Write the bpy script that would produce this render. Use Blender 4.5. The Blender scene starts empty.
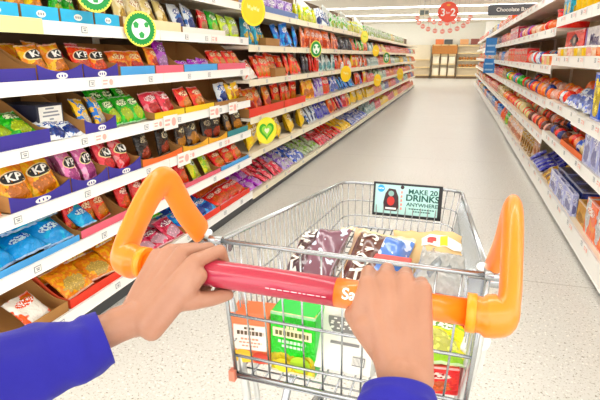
import bpy, bmesh, math, random
from mathutils import Vector, Matrix, noise
RN = random.Random(11)
PI = math.pi
C = bpy.context.scene.collection
SC = bpy.context.scene

# ------------------------------------------------------------------ camera, light, exposure
F_PX, CAM_H, PITCH, YAW = 500.0, 1.30, math.atan(144 / 500), math.asin(157 / 543.5)
cam = bpy.data.objects.new('camera', bpy.data.cameras.new('camera')); C.objects.link(cam)
cam.location = (0, 0, CAM_H)
cam.rotation_euler = (PI / 2 - PITCH, 0, YAW)
cam.data.sensor_width = 36; cam.data.lens = 36 * F_PX / 600
cam.data.clip_start = .02; cam.data.clip_end = 200
SC.camera = cam
SC.view_settings.view_transform = 'Standard'; SC.view_settings.look = 'None'
SC.view_settings.gamma = 1; SC.view_settings.use_curve_mapping = False
SC.view_settings.exposure = 1.36
W = bpy.data.worlds.new('ambient_fill'); SC.world = W; W.use_nodes = True  # added ambient fill: even cream-white light entering through the open sides
W.node_tree.nodes['Background'].inputs[0].default_value = (1.0, .985, .96, 1)
W.node_tree.nodes['Background'].inputs[1].default_value = 1.36
TUBE_LIGHT = 3.2
CEIL = 3.2

# ------------------------------------------------------------------ node helpers
def lin(c):
    return tuple(((x / 12.92) if x <= .04045 else ((x + .055) / 1.055) ** 2.4) for x in c) + (1,)
def hx(s):
    return lin(tuple(int(s[i:i + 2], 16) / 255 for i in (0, 2, 4)))
def ink_of(s, k=1.28):
    c = hx(s)[:3]; g = .3 * c[0] + .55 * c[1] + .15 * c[2]
    return tuple(min(1, max(.004, g + (x - g) * k)) * .92 for x in c) + (1,)
class NT:
    def __init__(s, name, rough=.5, metal=0, **kw):
        s.m = bpy.data.materials.new(name); s.m.use_nodes = True
        s.t = s.m.node_tree; s.b = s.t.nodes['Principled BSDF']
        s.b.inputs['Roughness'].default_value = rough; s.b.inputs['Metallic'].default_value = metal
        for k, v in kw.items(): s.b.inputs[k.replace('_', ' ')].default_value = v
    def n(s, typ, ins=None, **props):
        nd = s.t.nodes.new(typ)
        for k, v in props.items(): setattr(nd, k, v)
        for k, v in (ins or {}).items():
            if hasattr(v, 'is_linked') or hasattr(v, 'links'): s.t.links.new(v, nd.inputs[k])
            else: nd.inputs[k].default_value = v
        return nd
    def math(s, op, a, b=0.0, clamp=False):
        return s.n('ShaderNodeMath', {0: a, 1: b}, operation=op, use_clamp=clamp).outputs[0]
    def mix(s, f, a, b):
        nd = s.n('ShaderNodeMix', data_type='RGBA')
        for i, v in ((0, f), (6, a), (7, b)):
            if hasattr(v, 'links'): s.t.links.new(v, nd.inputs[i])
            else: nd.inputs[i].default_value = v
        return nd.outputs[2]
    def col(s, o):
        if hasattr(o, 'links'): s.t.links.new(o, s.b.inputs['Base Color'])
        else: s.b.inputs['Base Color'].default_value = o
    def bump(s, h, strength=.2, dist=.01):
        b = s.n('ShaderNodeBump', {'Strength': strength, 'Distance': dist, 'Height': h})
        s.t.links.new(b.outputs[0], s.b.inputs['Normal'])
_mc = {}
def plain(hexc, rough=.5, metal=0, var=.04, name=None, **kw):
    key = (hexc, rough, metal, tuple(kw.items()))
    if key in _mc: return _mc[key]
    t = NT(name or 'paint', rough, metal, **kw)
    c = hx(hexc)
    if var:
        g = t.n('ShaderNodeTexCoord').outputs['Object']
        nz = t.n('ShaderNodeTexNoise', {'Vector': g, 'Scale': 9.0, 'Detail': 3.0}).outputs[0]
        t.col(t.mix(nz, tuple(x * (1 - var) for x in c[:3]) + (1,), tuple(min(1, x * (1 + var)) for x in c[:3]) + (1,)))
    else: t.col(c)
    _mc[key] = t.m
    return t.m
def emit(name, c, s):
    t = NT(name); t.col((1, 1, 1, 1)); t.b.inputs['Emission Color'].default_value = c; t.b.inputs['Emission Strength'].default_value = s
    return t.m

def print_mat(name, base, accent, pic, logo=None, ink='ffffff', rough=.27, scale=4.0, picbox=(.5, .3, .36, .22), logobox=(.5, .7, .34, .12), thr=.54, crinkle=.5):
    """printed packaging: patches of two colours, a picture, an oval brand mark with lettering-like strokes"""
    t = NT(name, rough, 0, Coat_Weight=.12, Coat_Roughness=.2)
    uv = t.n('ShaderNodeUVMap').outputs[0]
    oi = t.n('ShaderNodeObjectInfo').outputs['Random']
    off = t.n('ShaderNodeCombineXYZ', {0: t.math('MULTIPLY', oi, 37.0), 1: t.math('MULTIPLY', oi, 11.0), 2: oi}).outputs[0]
    uvo = t.n('ShaderNodeVectorMath', {0: uv, 1: off}, operation='ADD').outputs[0]
    sx = t.n('ShaderNodeSeparateXYZ', {0: uv}); U, V = sx.outputs[0], sx.outputs[1]
    nz = t.n('ShaderNodeTexNoise', {'Vector': uvo, 'Scale': scale, 'Detail': 2.0}).outputs[0]
    m1 = t.n('ShaderNodeMapRange', {0: nz, 1: thr - .02, 2: thr + .02}).outputs[0]
    c = t.mix(m1, ink_of(base), ink_of(accent))
    def oval(bx, wob=0.0):
        dx = t.math('DIVIDE', t.math('SUBTRACT', U, bx[0]), bx[2]); dy = t.math('DIVIDE', t.math('SUBTRACT', V, bx[1]), bx[3])
        d = t.math('ADD', t.math('MULTIPLY', dx, dx), t.math('MULTIPLY', dy, dy))
        if wob: d = t.math('ADD', d, t.math('MULTIPLY', t.math('SUBTRACT', nz, .5), wob))
        return t.n('ShaderNodeMapRange', {0: d, 1: 1.06, 2: .94}).outputs[0]
    vo = t.n('ShaderNodeTexVoronoi', {'Vector': uvo, 'Scale': scale * 2.4})
    pc = t.mix(t.math('MULTIPLY', t.math('GREATER_THAN', vo.outputs[0], .30), .75), ink_of(pic), tuple(x * .45 for x in ink_of(pic)[:3]) + (1,))
    c = t.mix(oval(picbox, 2.2), c, pc)
    if logo:
        wv = t.n('ShaderNodeTexNoise', {'Vector': uvo, 'Scale': 17.0, 'Detail': 1.0}).outputs[0]
        c = t.mix(oval(logobox), c, t.mix(t.math('GREATER_THAN', wv, .53), hx(logo), hx(ink)))
    ed = t.math('MAXIMUM', t.math('GREATER_THAN', V, .955), t.math('LESS_THAN', V, .045))
    c = t.mix(t.math('MULTIPLY', ed, .35), c, (1, 1, 1, 1))
    t.col(c)
    cr = t.n('ShaderNodeTexNoise', {'Vector': uvo, 'Scale': 7.0, 'Detail': 2.0, 'Distortion': .8}).outputs[0]
    if crinkle: t.bump(cr, crinkle, .02)
    return t.m

# ------------------------------------------------------------------ mesh helpers
class MB:
    def __init__(s): s.v, s.f, s.uv, s.mi, s.sm = [], [], [], [], []
    def face(s, ids, uv=None, m=0, smooth=False):
        s.f.append(tuple(ids)); s.uv.append(uv or [(0, 0)] * len(ids)); s.mi.append(m); s.sm.append(smooth)
    def box(s, x0, x1, y0, y1, z0, z1, m=0, taper=None):
        b = len(s.v)
        if taper is None: taper = (1, 1)
        cx, cy = (x0 + x1) / 2, (y0 + y1) / 2
        for z, k in ((z0, taper[0]), (z1, taper[1])):
            for x, y in ((x0, y0), (x1, y0), (x1, y1), (x0, y1)): s.v.append((cx + (x - cx) * k, cy + (y - cy) * k, z))
        q = [(0, 0), (1, 0), (1, 1), (0, 1)]
        for f in ((0, 1, 5, 4), (1, 2, 6, 5), (2, 3, 7, 6), (3, 0, 4, 7), (4, 5, 6, 7), (3, 2, 1, 0)):
            s.face([b + i for i in f], q, m)
        return s
    def prism(s, pts, fn, m=0):
        """closed 2-D outline pts, fn(p, 0/1) -> 3-D point at either face"""
        b, n = len(s.v), len(pts)
        for k in (0, 1):
            for p in pts: s.v.append(tuple(fn(p, k)))
        us = [p[0] for p in pts]; vs = [p[1] for p in pts]
        du, dv = max(us) - min(us) or 1, max(vs) - min(vs) or 1
        q = [((p[0] - min(us)) / du, (p[1] - min(vs)) / dv) for p in pts]
        s.face(range(b, b + n), q, m); s.face([b + n + i for i in reversed(range(n))], q[::-1], m)
        for i in range(n):
            j = (i + 1) % n
            s.face((b + j, b + i, b + n + i, b + n + j), None, m)
        return s
    def tube(s, pts, r, n=8, m=0, closed=False, cap=True, sy=1.0):
        pts = [Vector(p) for p in pts]
        rs = r if isinstance(r, (list, tuple)) else [r] * len(pts)
        b, N = len(s.v), len(pts)
        up = None
        for i, p in enumerate(pts):
            if closed: d = pts[(i + 1) % N] - pts[i - 1]
            else: d = pts[min(i + 1, N - 1)] - pts[max(i - 1, 0)]
            d.normalize()
            if up is None: up = Vector((0, 0, 1)) if abs(d.z) < .9 else Vector((0, 1, 0))
            a = d.cross(up); a.normalize(); c = a.cross(d); up = c
            for k in range(n):
                t = 2 * PI * k / n
                s.v.append(tuple(p + a * math.cos(t) * rs[i] + c * math.sin(t) * rs[i] * sy))
        M = N if closed else N - 1
        for i in range(M):
            for k in range(n):
                k2, i2 = (k + 1) % n, (i + 1) % N
                s.face((b + i * n + k, b + i * n + k2, b + i2 * n + k2, b + i2 * n + k),
                       [(i / M, k / n), (i / M, (k + 1) / n), ((i + 1) / M, (k + 1) / n), ((i + 1) / M, k / n)], m, True)
        if cap and not closed:
            s.face([b + k for k in reversed(range(n))], None, m); s.face([b + (N - 1) * n + k for k in range(n)], None, m)
        return s
    def lathe(s, prof, n=20, m=0, c=(0, 0), smooth=True):
        b = len(s.v); N = len(prof)
        for r, z in prof:
            for k in range(n):
                t = 2 * PI * k / n; s.v.append((c[0] + r * math.sin(t), c[1] - r * math.cos(t), z))
        z0, z1 = prof[0][1], prof[-1][1]
        for i in range(N - 1):
            for k in range(n):
                k2 = (k + 1) % n
                va, vb = i / (N - 1), (i + 1) / (N - 1)
                ua, ub = ((k / n + .5) * 2) % 2, ((k / n + .5) * 2) % 2 + 2 / n
                s.face((b + i * n + k, b + i * n + k2, b + (i + 1) * n + k2, b + (i + 1) * n + k), [(ua, va), (ub, va), (ub, vb), (ua, vb)], m, smooth)
        s.face([b + k for k in reversed(range(n))], None, m); s.face([b + (N - 1) * n + k for k in range(n)], [(.5, .5)] * n, m)
        return s
    def mesh(s, name, mats):
        me = bpy.data.meshes.new(name); me.from_pydata(s.v, [], s.f)
        uvl = me.uv_layers.new(name='UVMap'); k = 0
        for p, u, mi, sm in zip(me.polygons, s.uv, s.mi, s.sm):
            p.material_index = mi; p.use_smooth = sm
            for j, q in enumerate(u): uvl.data[p.loop_start + j].uv = q
        for m in (mats if isinstance(mats, (list, tuple)) else [mats]): me.materials.append(m)
        me.update()
        return me
LABELS = {}
def ob(name, data, parent=None, loc=(0, 0, 0), rot=(0, 0, 0), label=None, cat=None, group=None, kind=None):
    o = bpy.data.objects.new(name, data); C.objects.link(o)
    o.location = loc; o.rotation_euler = rot
    if parent: o.parent = parent
    tag(o, label, cat, group, kind)
    return o
def tag(o, label=None, cat=None, group=None, kind=None):
    if label:
        o['label'] = label
        if not o.parent:
            if label in LABELS: print('DUPLICATE LABEL', label)
            n = len(label.split())
            if n < 4 or n > 16: print('LABEL LENGTH', n, label)
            LABELS[label] = 1
    if cat: o['category'] = cat
    if group: o['group'] = group
    if kind: o['kind'] = kind
    return o
def dup(root, parent=None):
    r = root.copy(); C.objects.link(r)
    if parent: r.parent = parent
    for ch in KIDS.get(root.name, []) or list(root.children):
        dup(ch, r)
    return r
KIDS = {}
def structure(name, mb, mats): return ob(name, mb.mesh(name, mats), kind='structure')

_txt = {}
def text_geo(body, size=1.0, bold=0.0, space=1.0):
    key = (body, bold, space)
    if key not in _txt:
        cu = bpy.data.curves.new('lettering', 'FONT'); cu.body = body; cu.align_x = 'CENTER'; cu.align_y = 'CENTER'; cu.offset = bold; cu.space_character = space
        o = bpy.data.objects.new('lettering', cu); C.objects.link(o)
        dg = bpy.context.evaluated_depsgraph_get()
        me = bpy.data.meshes.new_from_object(o.evaluated_get(dg), depsgraph=dg)
        bm = bmesh.new(); bm.from_mesh(me); bmesh.ops.triangulate(bm, faces=bm.faces); bm.verts.ensure_lookup_table()
        _txt[key] = ([(v.co.x, v.co.y) for v in bm.verts], [tuple(v.index for v in f.verts) for f in bm.faces])
        bm.free(); bpy.data.objects.remove(o); bpy.data.meshes.remove(me)
    v, f = _txt[key]
    return [(x * size, y * size) for x, y in v], f
def add_text(mb, body, size, fn, m=0, bold=0.0, space=1.0, sx=1.0):
    """fn(x, y) -> 3-D point"""
    v, f = text_geo(body, size, bold, space); b = len(mb.v)
    for x, y in v: mb.v.append(tuple(fn(x * sx, y)))
    for t in f: mb.face([b + i for i in t], None, m)
    return mb
def disc(mb, fn, rx, ry, m=0, n=28, cx=0, cy=0, wave=0, nw=0):
    b = len(mb.v); mb.v.append(tuple(fn(cx, cy)))
    for k in range(n):
        t = 2 * PI * k / n; q = 1 + (wave if k % 2 else 0)
        mb.v.append(tuple(fn(cx + rx * q * math.cos(t), cy + ry * q * math.sin(t))))
    for k in range(n): mb.face((b, b + 1 + k, b + 1 + (k + 1) % n), None, m)
    return mb

# ------------------------------------------------------------------ base materials
M_SHELF = plain('f4ead6', .45, name='cream_steel')
M_RAIL = plain('fbfaf6', .35, var=.02, name='white_plastic')
M_RAILC = plain('f6edd2', .35, var=.02, name='cream_plastic')
M_DARK = plain('45474a', .5, name='dark_grey_plinth')
M_BACKL = plain('6b5237', .8, name='brown_back_panel')
M_BACKR = plain('b09a78', .8, name='tan_back_panel')
M_CARD = plain('a9783f', .85, var=.1, name='brown_card')
M_GREYINK = plain('8f939c', .6, name='grey_ink')
M_PINKINK = plain('f4b4a8', .6, name='faded_red_ink')
M_WHITE = plain('f7f5ef', .5, name='white_card')
M_METAL = plain('a9adb1', .24, .9, var=.03, name='zinc_wire')
M_ORANGE = plain('f67f08', .36, var=.05, name='orange_plastic', Coat_Weight=.3)
M_BLACK = plain('1d1d20', .4, name='black_plastic')
M_CLEAR = plain('eef2ee', .2, name='milky_acrylic')

# ------------------------------------------------------------------ the room
def floor_mat():
    t = NT('speckled_vinyl_floor', .3)
    g = t.n('ShaderNodeNewGeometry').outputs['Position']
    sp = t.n('ShaderNodeSeparateXYZ', {0: g})
    n1 = t.n('ShaderNodeTexNoise', {'Vector': g, 'Scale': 120.0, 'Detail': 2.0}).outputs[0]
    n2 = t.n('ShaderNodeTexNoise', {'Vector': g, 'Scale': 70.0, 'Detail': 1.0}).outputs[0]
    n3 = t.n('ShaderNodeTexNoise', {'Vector': g, 'Scale': .8, 'Detail': 2.0}).outputs[0]
    c = t.mix(n3, hx('cfcdc7'), hx('d8d6d1'))
    c = t.mix(t.n('ShaderNodeMapRange', {0: n1, 1: .60, 2: .66}).outputs[0], c, hx('b0a898'))
    c = t.mix(t.n('ShaderNodeMapRange', {0: n2, 1: .66, 2: .70}).outputs[0], c, hx('8d8473'))
    c = t.mix(t.n('ShaderNodeMapRange', {0: n2, 1: .34, 2: .30}).outputs[0], c, hx('f3efe6'))
    fy = t.math('ABSOLUTE', t.math('SUBTRACT', t.math('FRACT', t.math('DIVIDE', t.math('ADD', sp.outputs[1], -3.034 + 18.3 + .915), 1.83)), .5))
    fx = t.math('ABSOLUTE', t.math('SUBTRACT', t.math('FRACT', t.math('DIVIDE', t.math('ADD', sp.outputs[0], 20.2), 1.83)), .5))
    ln = t.math('LESS_THAN', fy, .0016)
    c = t.mix(t.math('MULTIPLY', ln, .8), c, hx('857c6c'))
    t.col(c)
    return t.m
structure('floor', MB().box(-16, 16, -4, 33.2, -.1, 0), floor_mat())
structure('ceiling', MB().box(-16, 16, -4, 33.2, CEIL, CEIL + .1), plain('efe9db', .8, name='ceiling_tile'))
structure('wall_back', MB().box(-16, 16, 33.0, 33.2, 0, CEIL), plain('fefaee', .8, name='cream_wall'))
structure('trim_column', MB().box(1.45, 1.9, 32.2, 33.0, 0, CEIL), plain('fbf8f0', .7, name='white_column'))
structure('baseboard_back', MB().box(-16, 16, 32.95, 33.0, 0, .15), plain('cfc2a4', .7, name='skirting'))
M_TUBE = emit('lamp_diffuser', (1, .985, .95, 1), TUBE_LIGHT)
y = -2.2; k = 0
ords = ['nearest', 'second', 'third', 'fourth', 'fifth', 'sixth', 'seventh', 'eighth', 'ninth', 'tenth', 'eleventh', 'twelfth', 'thirteenth', 'fourteenth', 'fifteenth']
lamp_me = MB().box(-7, 7, -.24, .24, -.012, -.002).mesh('diffuser', M_TUBE)
house_me = MB().box(-7.02, 7.02, -.27, .27, -.01, 0).mesh('lamp_housing', M_WHITE)
while y < 32:
    lab = f'white strip light across the ceiling, {ords[k]} row from the near end of the aisle'
    r = ob('strip_light', house_me, None, (0, y, CEIL - .001), label=lab, cat='ceiling light', group='strip lights across the ceiling')
    ob('diffuser', lamp_me, r, (0, 0, -.004))
    y += 4.0; k += 1

# ------------------------------------------------------------------ gondola shelving
XL, XR, DEP, BAY = -1.65, .87, .45, 1.33
def label_me():
    m = MB().box(-.019, .019, -.0015, 0, -.014, .014, 1).box(-.016, .016, -.002, -.001, -.011, .011, 0)
    m.box(-.011, .011, -.0025, -.001, .003, .006, 1).box(-.006, .009, -.0025, -.001, -.006, 0, 1)
    return m.mesh('price_label', [M_WHITE, M_GREYINK])
def promo_me(w, h):
    m = MB().box(-w / 2, w / 2, -.0015, 0, -h / 2, h / 2, 0)
    disc(m, lambda x, z: (x + w * .2, -.002, z), h * .3, h * .3, 1)
    m.box(-w * .42, -w * .05, -.002, -.001, h * .1, h * .25, 1).box(-w * .42, -w * .1, -.002, -.001, -.2 * h, -.05 * h, 1)
    return m.mesh('promo_card', [M_WHITE, M_PINKINK])
ME_LABEL = label_me(); ME_PROMO = promo_me(.1, .05); ME_PROMOBIG = promo_me(.16, .085)
def wedge(x, z, dep, h=.025):
    return [(-.02, z - .02), (-dep + .06, z - .02), (-.02, z - .02 - h)]
def make_bay(side, y0, levels, base, label, backmat, near, divider, deps=None):
    """levels: heights of the price rail's top edge, uppermost first; base: (top, bottom) of the base front"""
    if side == 'L': loc, rz = (XL - DEP, y0, 0), PI / 2
    else: loc, rz = (XR + DEP, y0 + BAY, 0), -PI / 2
    root = ob('shelving_bay', None, None, loc, (0, 0, rz), label, 'shelving', 'shelving bays on the left' if side == 'L' else 'shelving bays on the right')
    top = levels[0] + (.36 if divider else .30)
    ob('back_panel', MB().box(0, BAY, 0, .02, .05, top).mesh('back_panel', backmat), root)
    post = MB().box(0, .02, -.02, .03, 0, top).mesh('upright', M_SHELF)
    ob('upright', post, root); ob('upright', post, root, (BAY - .02, 0, 0))
    ob('plinth', MB().box(0.005, BAY - .005, -DEP + .03, 0, 0, base[1] + .005).mesh('plinth', M_DARK), root)
    for li, z in enumerate(list(levels) + [base[0]]):
        isb = li == len(levels); dp = DEP + (deps[li] if deps else 0)
        m = MB().box(0.004, BAY - .004, -dp + .008, 0, z - .032, z - .008)
        if not isb:
            for x in (.012, BAY - .012):
                m.prism(wedge(x, z, dp), lambda p, k, x=x: (x - .004 + .008 * k, p[0], p[1]))
        sh = ob('shelf', m.mesh('shelf', M_SHELF), root)
        hh = (z - base[1]) if isb else (.056 if side == 'L' else .082)
        rl = MB().prism([(0, z), (0, z - hh), (.010, z - hh), (.016, z)], lambda p, k: (.003 + (BAY - .006) * k, -dp - .003 + p[0] * .6, p[1]))
        rl.box(.003, BAY - .003, -dp - .006, -dp, z - hh, z - hh + .004).box(.003, BAY - .003, -dp - .006, -dp, z - .004, z)
        ob('price_rail', rl.mesh('price_rail', M_RAILC if (side == 'L' and near < 2) else M_RAIL), sh)
        if near:
            n = 3 if near == 2 else 2
            for i in range(n):
                x = BAY * (i + .5 + RN.uniform(-.2, .2)) / n
                ob('price_label', ME_LABEL, sh, (x, -dp - .006, z - .028))
                if RN.random() < (.22 if side == 'L' else .8): ob('promo_card', ME_PROMO, sh, (min(x + .12, BAY - .06), -dp - .0065, z - .028))
    if divider:
        pts = [(-.03, levels[0]), (-DEP - .0, levels[0]), (-DEP - .0, levels[0] + .02), (-.03, levels[0] + .40)]
        for xx in (.03,):
            ob('divider_panel', MB().prism(pts, lambda p, k: (xx + .006 * k, p[0], p[1])).mesh('divider_panel', M_CLEAR), root)
    return root
LN = [1.70, 1.443, 1.203, .943, .692, .453]; LNB = (.145, .085)
LM = [1.675, 1.39, 1.108, .79, .485]; LMB = (.125, .065)
RNR = [1.64, 1.30, .905, .60]; RB = (.17, .03)
RF = [1.90, 1.56, 1.215, .885, .54]
bay_word = ['nearest', 'second', 'third', 'fourth', 'fifth', 'sixth', 'seventh', 'eighth', 'ninth', 'tenth', 'eleventh', 'twelfth', 'thirteenth', 'fourteenth', 'fifteenth', 'sixteenth', 'seventeenth', 'eighteenth', 'nineteenth']
for i in range(16):
    y0 = 1.34 + BAY * i - .0
    if i < 2: make_bay('L', y0, LN, LNB, f'cream shelving bay with white price rails, {bay_word[i]} on the left side', M_BACKL, 2, False)
    else: make_bay('L', y0, LM, LMB, f'cream shelving bay with white price rails, {bay_word[i]} on the left side', M_BACKL, 1 if i < 7 else 0, i < 8)
for i in range(18):
    y0 = 1.44 + BAY * i
    lv = RNR if i < 3 else RF
    dd = [0, 0, .03, 0, 0] if i < 2 else None
    make_bay('R', y0, lv, RB, f'cream shelving bay with white price rails, {bay_word[i]} on the right side', M_BACKR, 2 if i < 5 else (1 if i < 8 else 0), False, dd)

# ------------------------------------------------------------------ packaging shapes
def bag_surf(w, h, t, seed=0, sag=.15):
    rr = random.Random(seed); p = [rr.uniform(0, 6) for _ in range(6)]
    def S(u, v, sgn=-1):            # u in -1..1, v in 0..1
        a = max(0.0, 1 - abs(u) ** 2.6) ** .75
        e = min(1, max(0.0, (v - .035) / .22)) if v < .5 else min(1, max(0.0, (.965 - v) / .26))
        e = math.sin(e * PI / 2) * (1 + sag * (0.5 - v))
        wr = 1 + .16 * math.sin(5 * u + 9 * v + p[0]) * math.sin(11 * v + p[1]) + .08 * math.sin(14 * u - 6 * v + p[2])
        d = t / 2 * a * e * wr + .0012
        x = w / 2 * u * (1 - .09 * math.sin(PI * min(1, max(0, v))) ** .7 + .012 * math.sin(23 * v + p[3]))
        z = h * v * (1 + .012 * math.sin(4 * u + p[4]))
        yy = sgn * d + .006 * math.sin(3 * u + p[5]) * (e)
        if v < .05 or v > .95: yy += .003 * math.sin(16 * u + p[2])
        return (x, yy, z)
    return S
def bag_mesh(w, h, t, mat, seed=0, nu=12, nv=14):
    S = bag_surf(w, h, t, seed); m = MB()
    us = [math.sin(PI / 2 * (2 * i / nu - 1)) for i in range(nu + 1)]
    vs = [0, .04] + [.04 + .92 * (j / (nv - 2)) for j in range(1, nv - 1)] + [1.0]
    nvv = len(vs)
    for sgn in (-1, 1):
        b = len(m.v)
        for v in vs:
            for u in us: m.v.append(S(u, v, sgn))
        for j in range(nvv - 1):
            for i in range(nu):
                q = [b + j * (nu + 1) + i, b + j * (nu + 1) + i + 1, b + (j + 1) * (nu + 1) + i + 1, b + (j + 1) * (nu + 1) + i]
                uv = [((us[a] + 1) / 2, vs[c]) for a, c in ((i, j), (i + 1, j), (i + 1, j + 1), (i, j + 1))]
                if sgn > 0: q, uv = q[::-1], uv[::-1]
                m.face(q, uv, 0, True)
    n1 = (nu + 1) * nvv
    for j in range(nvv - 1):
        for i, fl in ((0, 0), (nu, 1)):
            a, c = j * (nu + 1) + i, (j + 1) * (nu + 1) + i
            q = (a, c, c + n1, a + n1) if fl else (c, a, a + n1, c + n1)
            m.face(q, [(i / nu, vs[j]), (i / nu, vs[j + 1])] * 2, 0, True)
    for j, fl in ((0, 0), (nvv - 1, 1)):
        for i in range(nu):
            a, c = j * (nu + 1) + i, j * (nu + 1) + i + 1
            m.face((c, a, a + n1, c + n1) if not fl else (a, c, c + n1, a + n1), [(.5, vs[j])] * 4, 0, True)
    return m.mesh('bag', mat), S
def on_bag(S, w, h, cx, cz, off=.004):
    def f(x, z):
        px, py, pz = S((cx + x) / (w / 2), (cz + z) / h, -1)
        return (px, py - off, pz)
    return f
def carton_mesh(w, h, d, mats, bev=.003):
    m = MB(); m.box(-w / 2, w / 2, 0, d, 0, h)
    # front uses material 0, other faces material 1
    for i in range(1, 6): m.mi[i] = 1 if len(mats) > 1 else 0
    me = m.mesh('carton', mats)
    bm = bmesh.new(); bm.from_mesh(me)
    bmesh.ops.bevel(bm, geom=list(bm.edges), offset=bev, segments=2, affect='EDGES', profile=.5); bm.to_mesh(me); bm.free()
    return me
def tray_obj(w, d, hb, hl, card, lipmat, loc, rz, label, group, dip=.0, badge=None):
    root = ob('display_tray', None, None, loc, (0, 0, rz), label, 'display tray', group)
    t = .004; hb = hb + (.03 if hb > .1 else 0)
    m = MB().box(-w / 2, w / 2, 0, d, 0, t).box(-w / 2, w / 2, d - t, d, 0, hb)
    prof = [(0, 0), (0, hl)]
    for i in range(1, 8):
        q = i / 8; prof.append((d * (.05 + .75 * q), hl + (hb - hl) * (q * q * (3 - 2 * q))))
    prof += [(d, hb), (d, 0)]
    for sx in (-1, 1):
        m.prism(prof, lambda p, k: (sx * (w / 2 - t * k), p[0], p[1]))
    ob('tray_body', m.mesh('tray_body', card), root)
    pts = [(-w / 2, 0), (w / 2, 0)]
    for i in range(13):
        u = 1 - i / 6
        pts.append((w / 2 * u, hl - dip * (1 - u * u) ** 1.0))
    lip = ob('front_lip', MB().prism(pts, lambda p, k: (p[0], -.003 + .004 * k, p[1])).mesh('front_lip', lipmat), root)
    if badge:
        b = MB(); bz = max(.016, (hl - dip) * .5)
        disc(b, lambda x, z: (x, -.0045, z), w * .13, min(.014, bz * .75), 0)
        for q in (-.5, 0, .5): b.box(w * .13 * q - .004, w * .13 * q + .003, -.0055, -.004, bz * 0 - .005, .005, 1)
        ob('badge', b.mesh('badge', [M_WHITE, badge]), lip, (0, 0, bz))
    return root

# ------------------------------------------------------------------ designs
P = {}
def D(key, *a, **k): P[key] = print_mat('print_' + key, *a, **k)
D('kporange', 'f89c2c', 'ffc860', 'e08a24', thr=.5); D('kpred', 'f05c66', 'f8a4a8', 'e0484a', scale=5); D('kppink', 'ea8cc0', 'f6c0dc', 'c864a0', scale=6)
D('kpredorange', 'e85a30', 'f0a050', 'd86030'); D('cream', 'ecd9a0', 'f4e8c4', 'd8b060', 'f8f0d8', 'b88040')
D('yellow', 'f8c414', 'fbe05a', 'e89a10', 'f8f4e0', 'd88010'); D('bigyellow', 'ffd000', 'ffdf3c', 'f6f0dc', 'fff6d0', 'c09010', picbox=(.5, .62, .2, .2), thr=.62)
D('whiteblue', 'e8eef4', '3868b4', '1c3c8c', '2c50a0', 'ffffff', thr=.56); D('redpack', 'd83028', 'e8d8c0', 'c08850', 'c02020', 'f0e0d0', thr=.6)
D('green', '1fa32c', '5cd02c', 'c8e020', 'f0f8d0', '0c6018'); D('lime', 'b8d81c', 'd8ec50', 'f0f0d0', '88b010', 'ffffff')
D('orange', 'f07818', 'f8a838', 'd84c10', 'f8e0a0', 'c83808'); D('purple', '9c3cb0', 'c878d8', 'e0b0e8', '6c2080', 'f0d0f8')
D('lilac', '8a66c0', 'c8b4e4', 'e8e4f0', 'f4f0f8', '6038a0', thr=.5); D('yellowblue', 'f4c838', '2878c8', 'f0e8d0', '1870b8', 'f8f0c0', thr=.55)
D('blue', '1098d8', '28b8e4', '30d0d8', 'd8f4f8', '0858c0', scale=3, thr=.55, picbox=(.6, .75, .2, .12), logobox=(.5, .45, .3, .1)); D('teal', '1088a8', '20b0d0', 'e8d050', 'e0f0f0', '0858a0'); D('midblue', '1478d8', '50b0f0', '0c50b0', 'e8f0f8', '1050a0')
D('red', 'd82a20', 'e85038', 'f07850', 'f8d0c0', 'a01010'); D('redorange', 'e84818', 'f07028', 'f4a040', 'f8d8a8', 'c02808', thr=.52)
D('salmon', 'f08058', 'f4a884', 'e06040', 'f8d8c8', 'c04020', thr=.55); D('nuts', '1c1614', '3a2418', 'a8481c', '141010', 'd8c8a0', picbox=(.5, .28, .4, .2)); D('nutsgold', '2a1c12', '4a3018', 'd0902c', '1a1410', 'e0d0a0', picbox=(.5, .28, .42, .22))
D('pasta', 'e89030', 'f0b850', 'f4d488', None, scale=8); D('mix', 'e0c070', 'a84820', 'f0e0b0', None, scale=9); D('whiteorange', 'f4efe8', 'ee6a20', 'f09040', 'e85010', 'ffffff', thr=.58, scale=2.5, picbox=(.7, .8, .2, .14))
D('whiteteal', 'e8f0ec', '90c8c8', '60a0a8', 'f0f4f4', '309090'); D('whitegreen', 'eaf2e0', '58b848', 'c8e070', 'f4f8f0', '208030', thr=.55)
D('black', '20202a', '3c3440', '505868', 'c8c8d0', '303040'); D('purplered', 'b8384c', 'e0607c', 'f0c0d0', '8c1c50', 'ffffff'); D('bluewhite', '3c5cc8', 'e4e8f4', '8090d8', 'f0f0f8', '2030a0', thr=.5)
D('pinkred', 'ea5868', 'f49aa0', 'd02838', 'fce8e8', 'b81830'); D('greygreen', 'c0ccb0', '8cb858', 'e4e8c8', 'f4f4e8', '507830'); D('yellowgreen', 'e4e03c', '9cc830', 'f0f090', 'f8f8e0', '508820')
D('gold', 'b48838', 'd8b870', '8a5c1c', 'f0e4c0', '704810'); D('brown', '5a2a18', '7c3c20', 'a05c38', 'e0c8a8', '3c1c10'); D('peach', 'f4c8a8', 'f8e0cc', 'e89878', 'ffffff', 'd87858')
D('lavender', 'b4b8e4', 'd8dcf4', '8c90cc', 'f0f0fc', '5058b0'); D('navy', '24306c', '3c4890', '141c48', 'c8d0e8', '182050'); D('starblue', '1c58c4', '2c74dc', 'f4dc3c', 'f8e040', '1040a0', picbox=(.5, .45, .4, .36))
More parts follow.
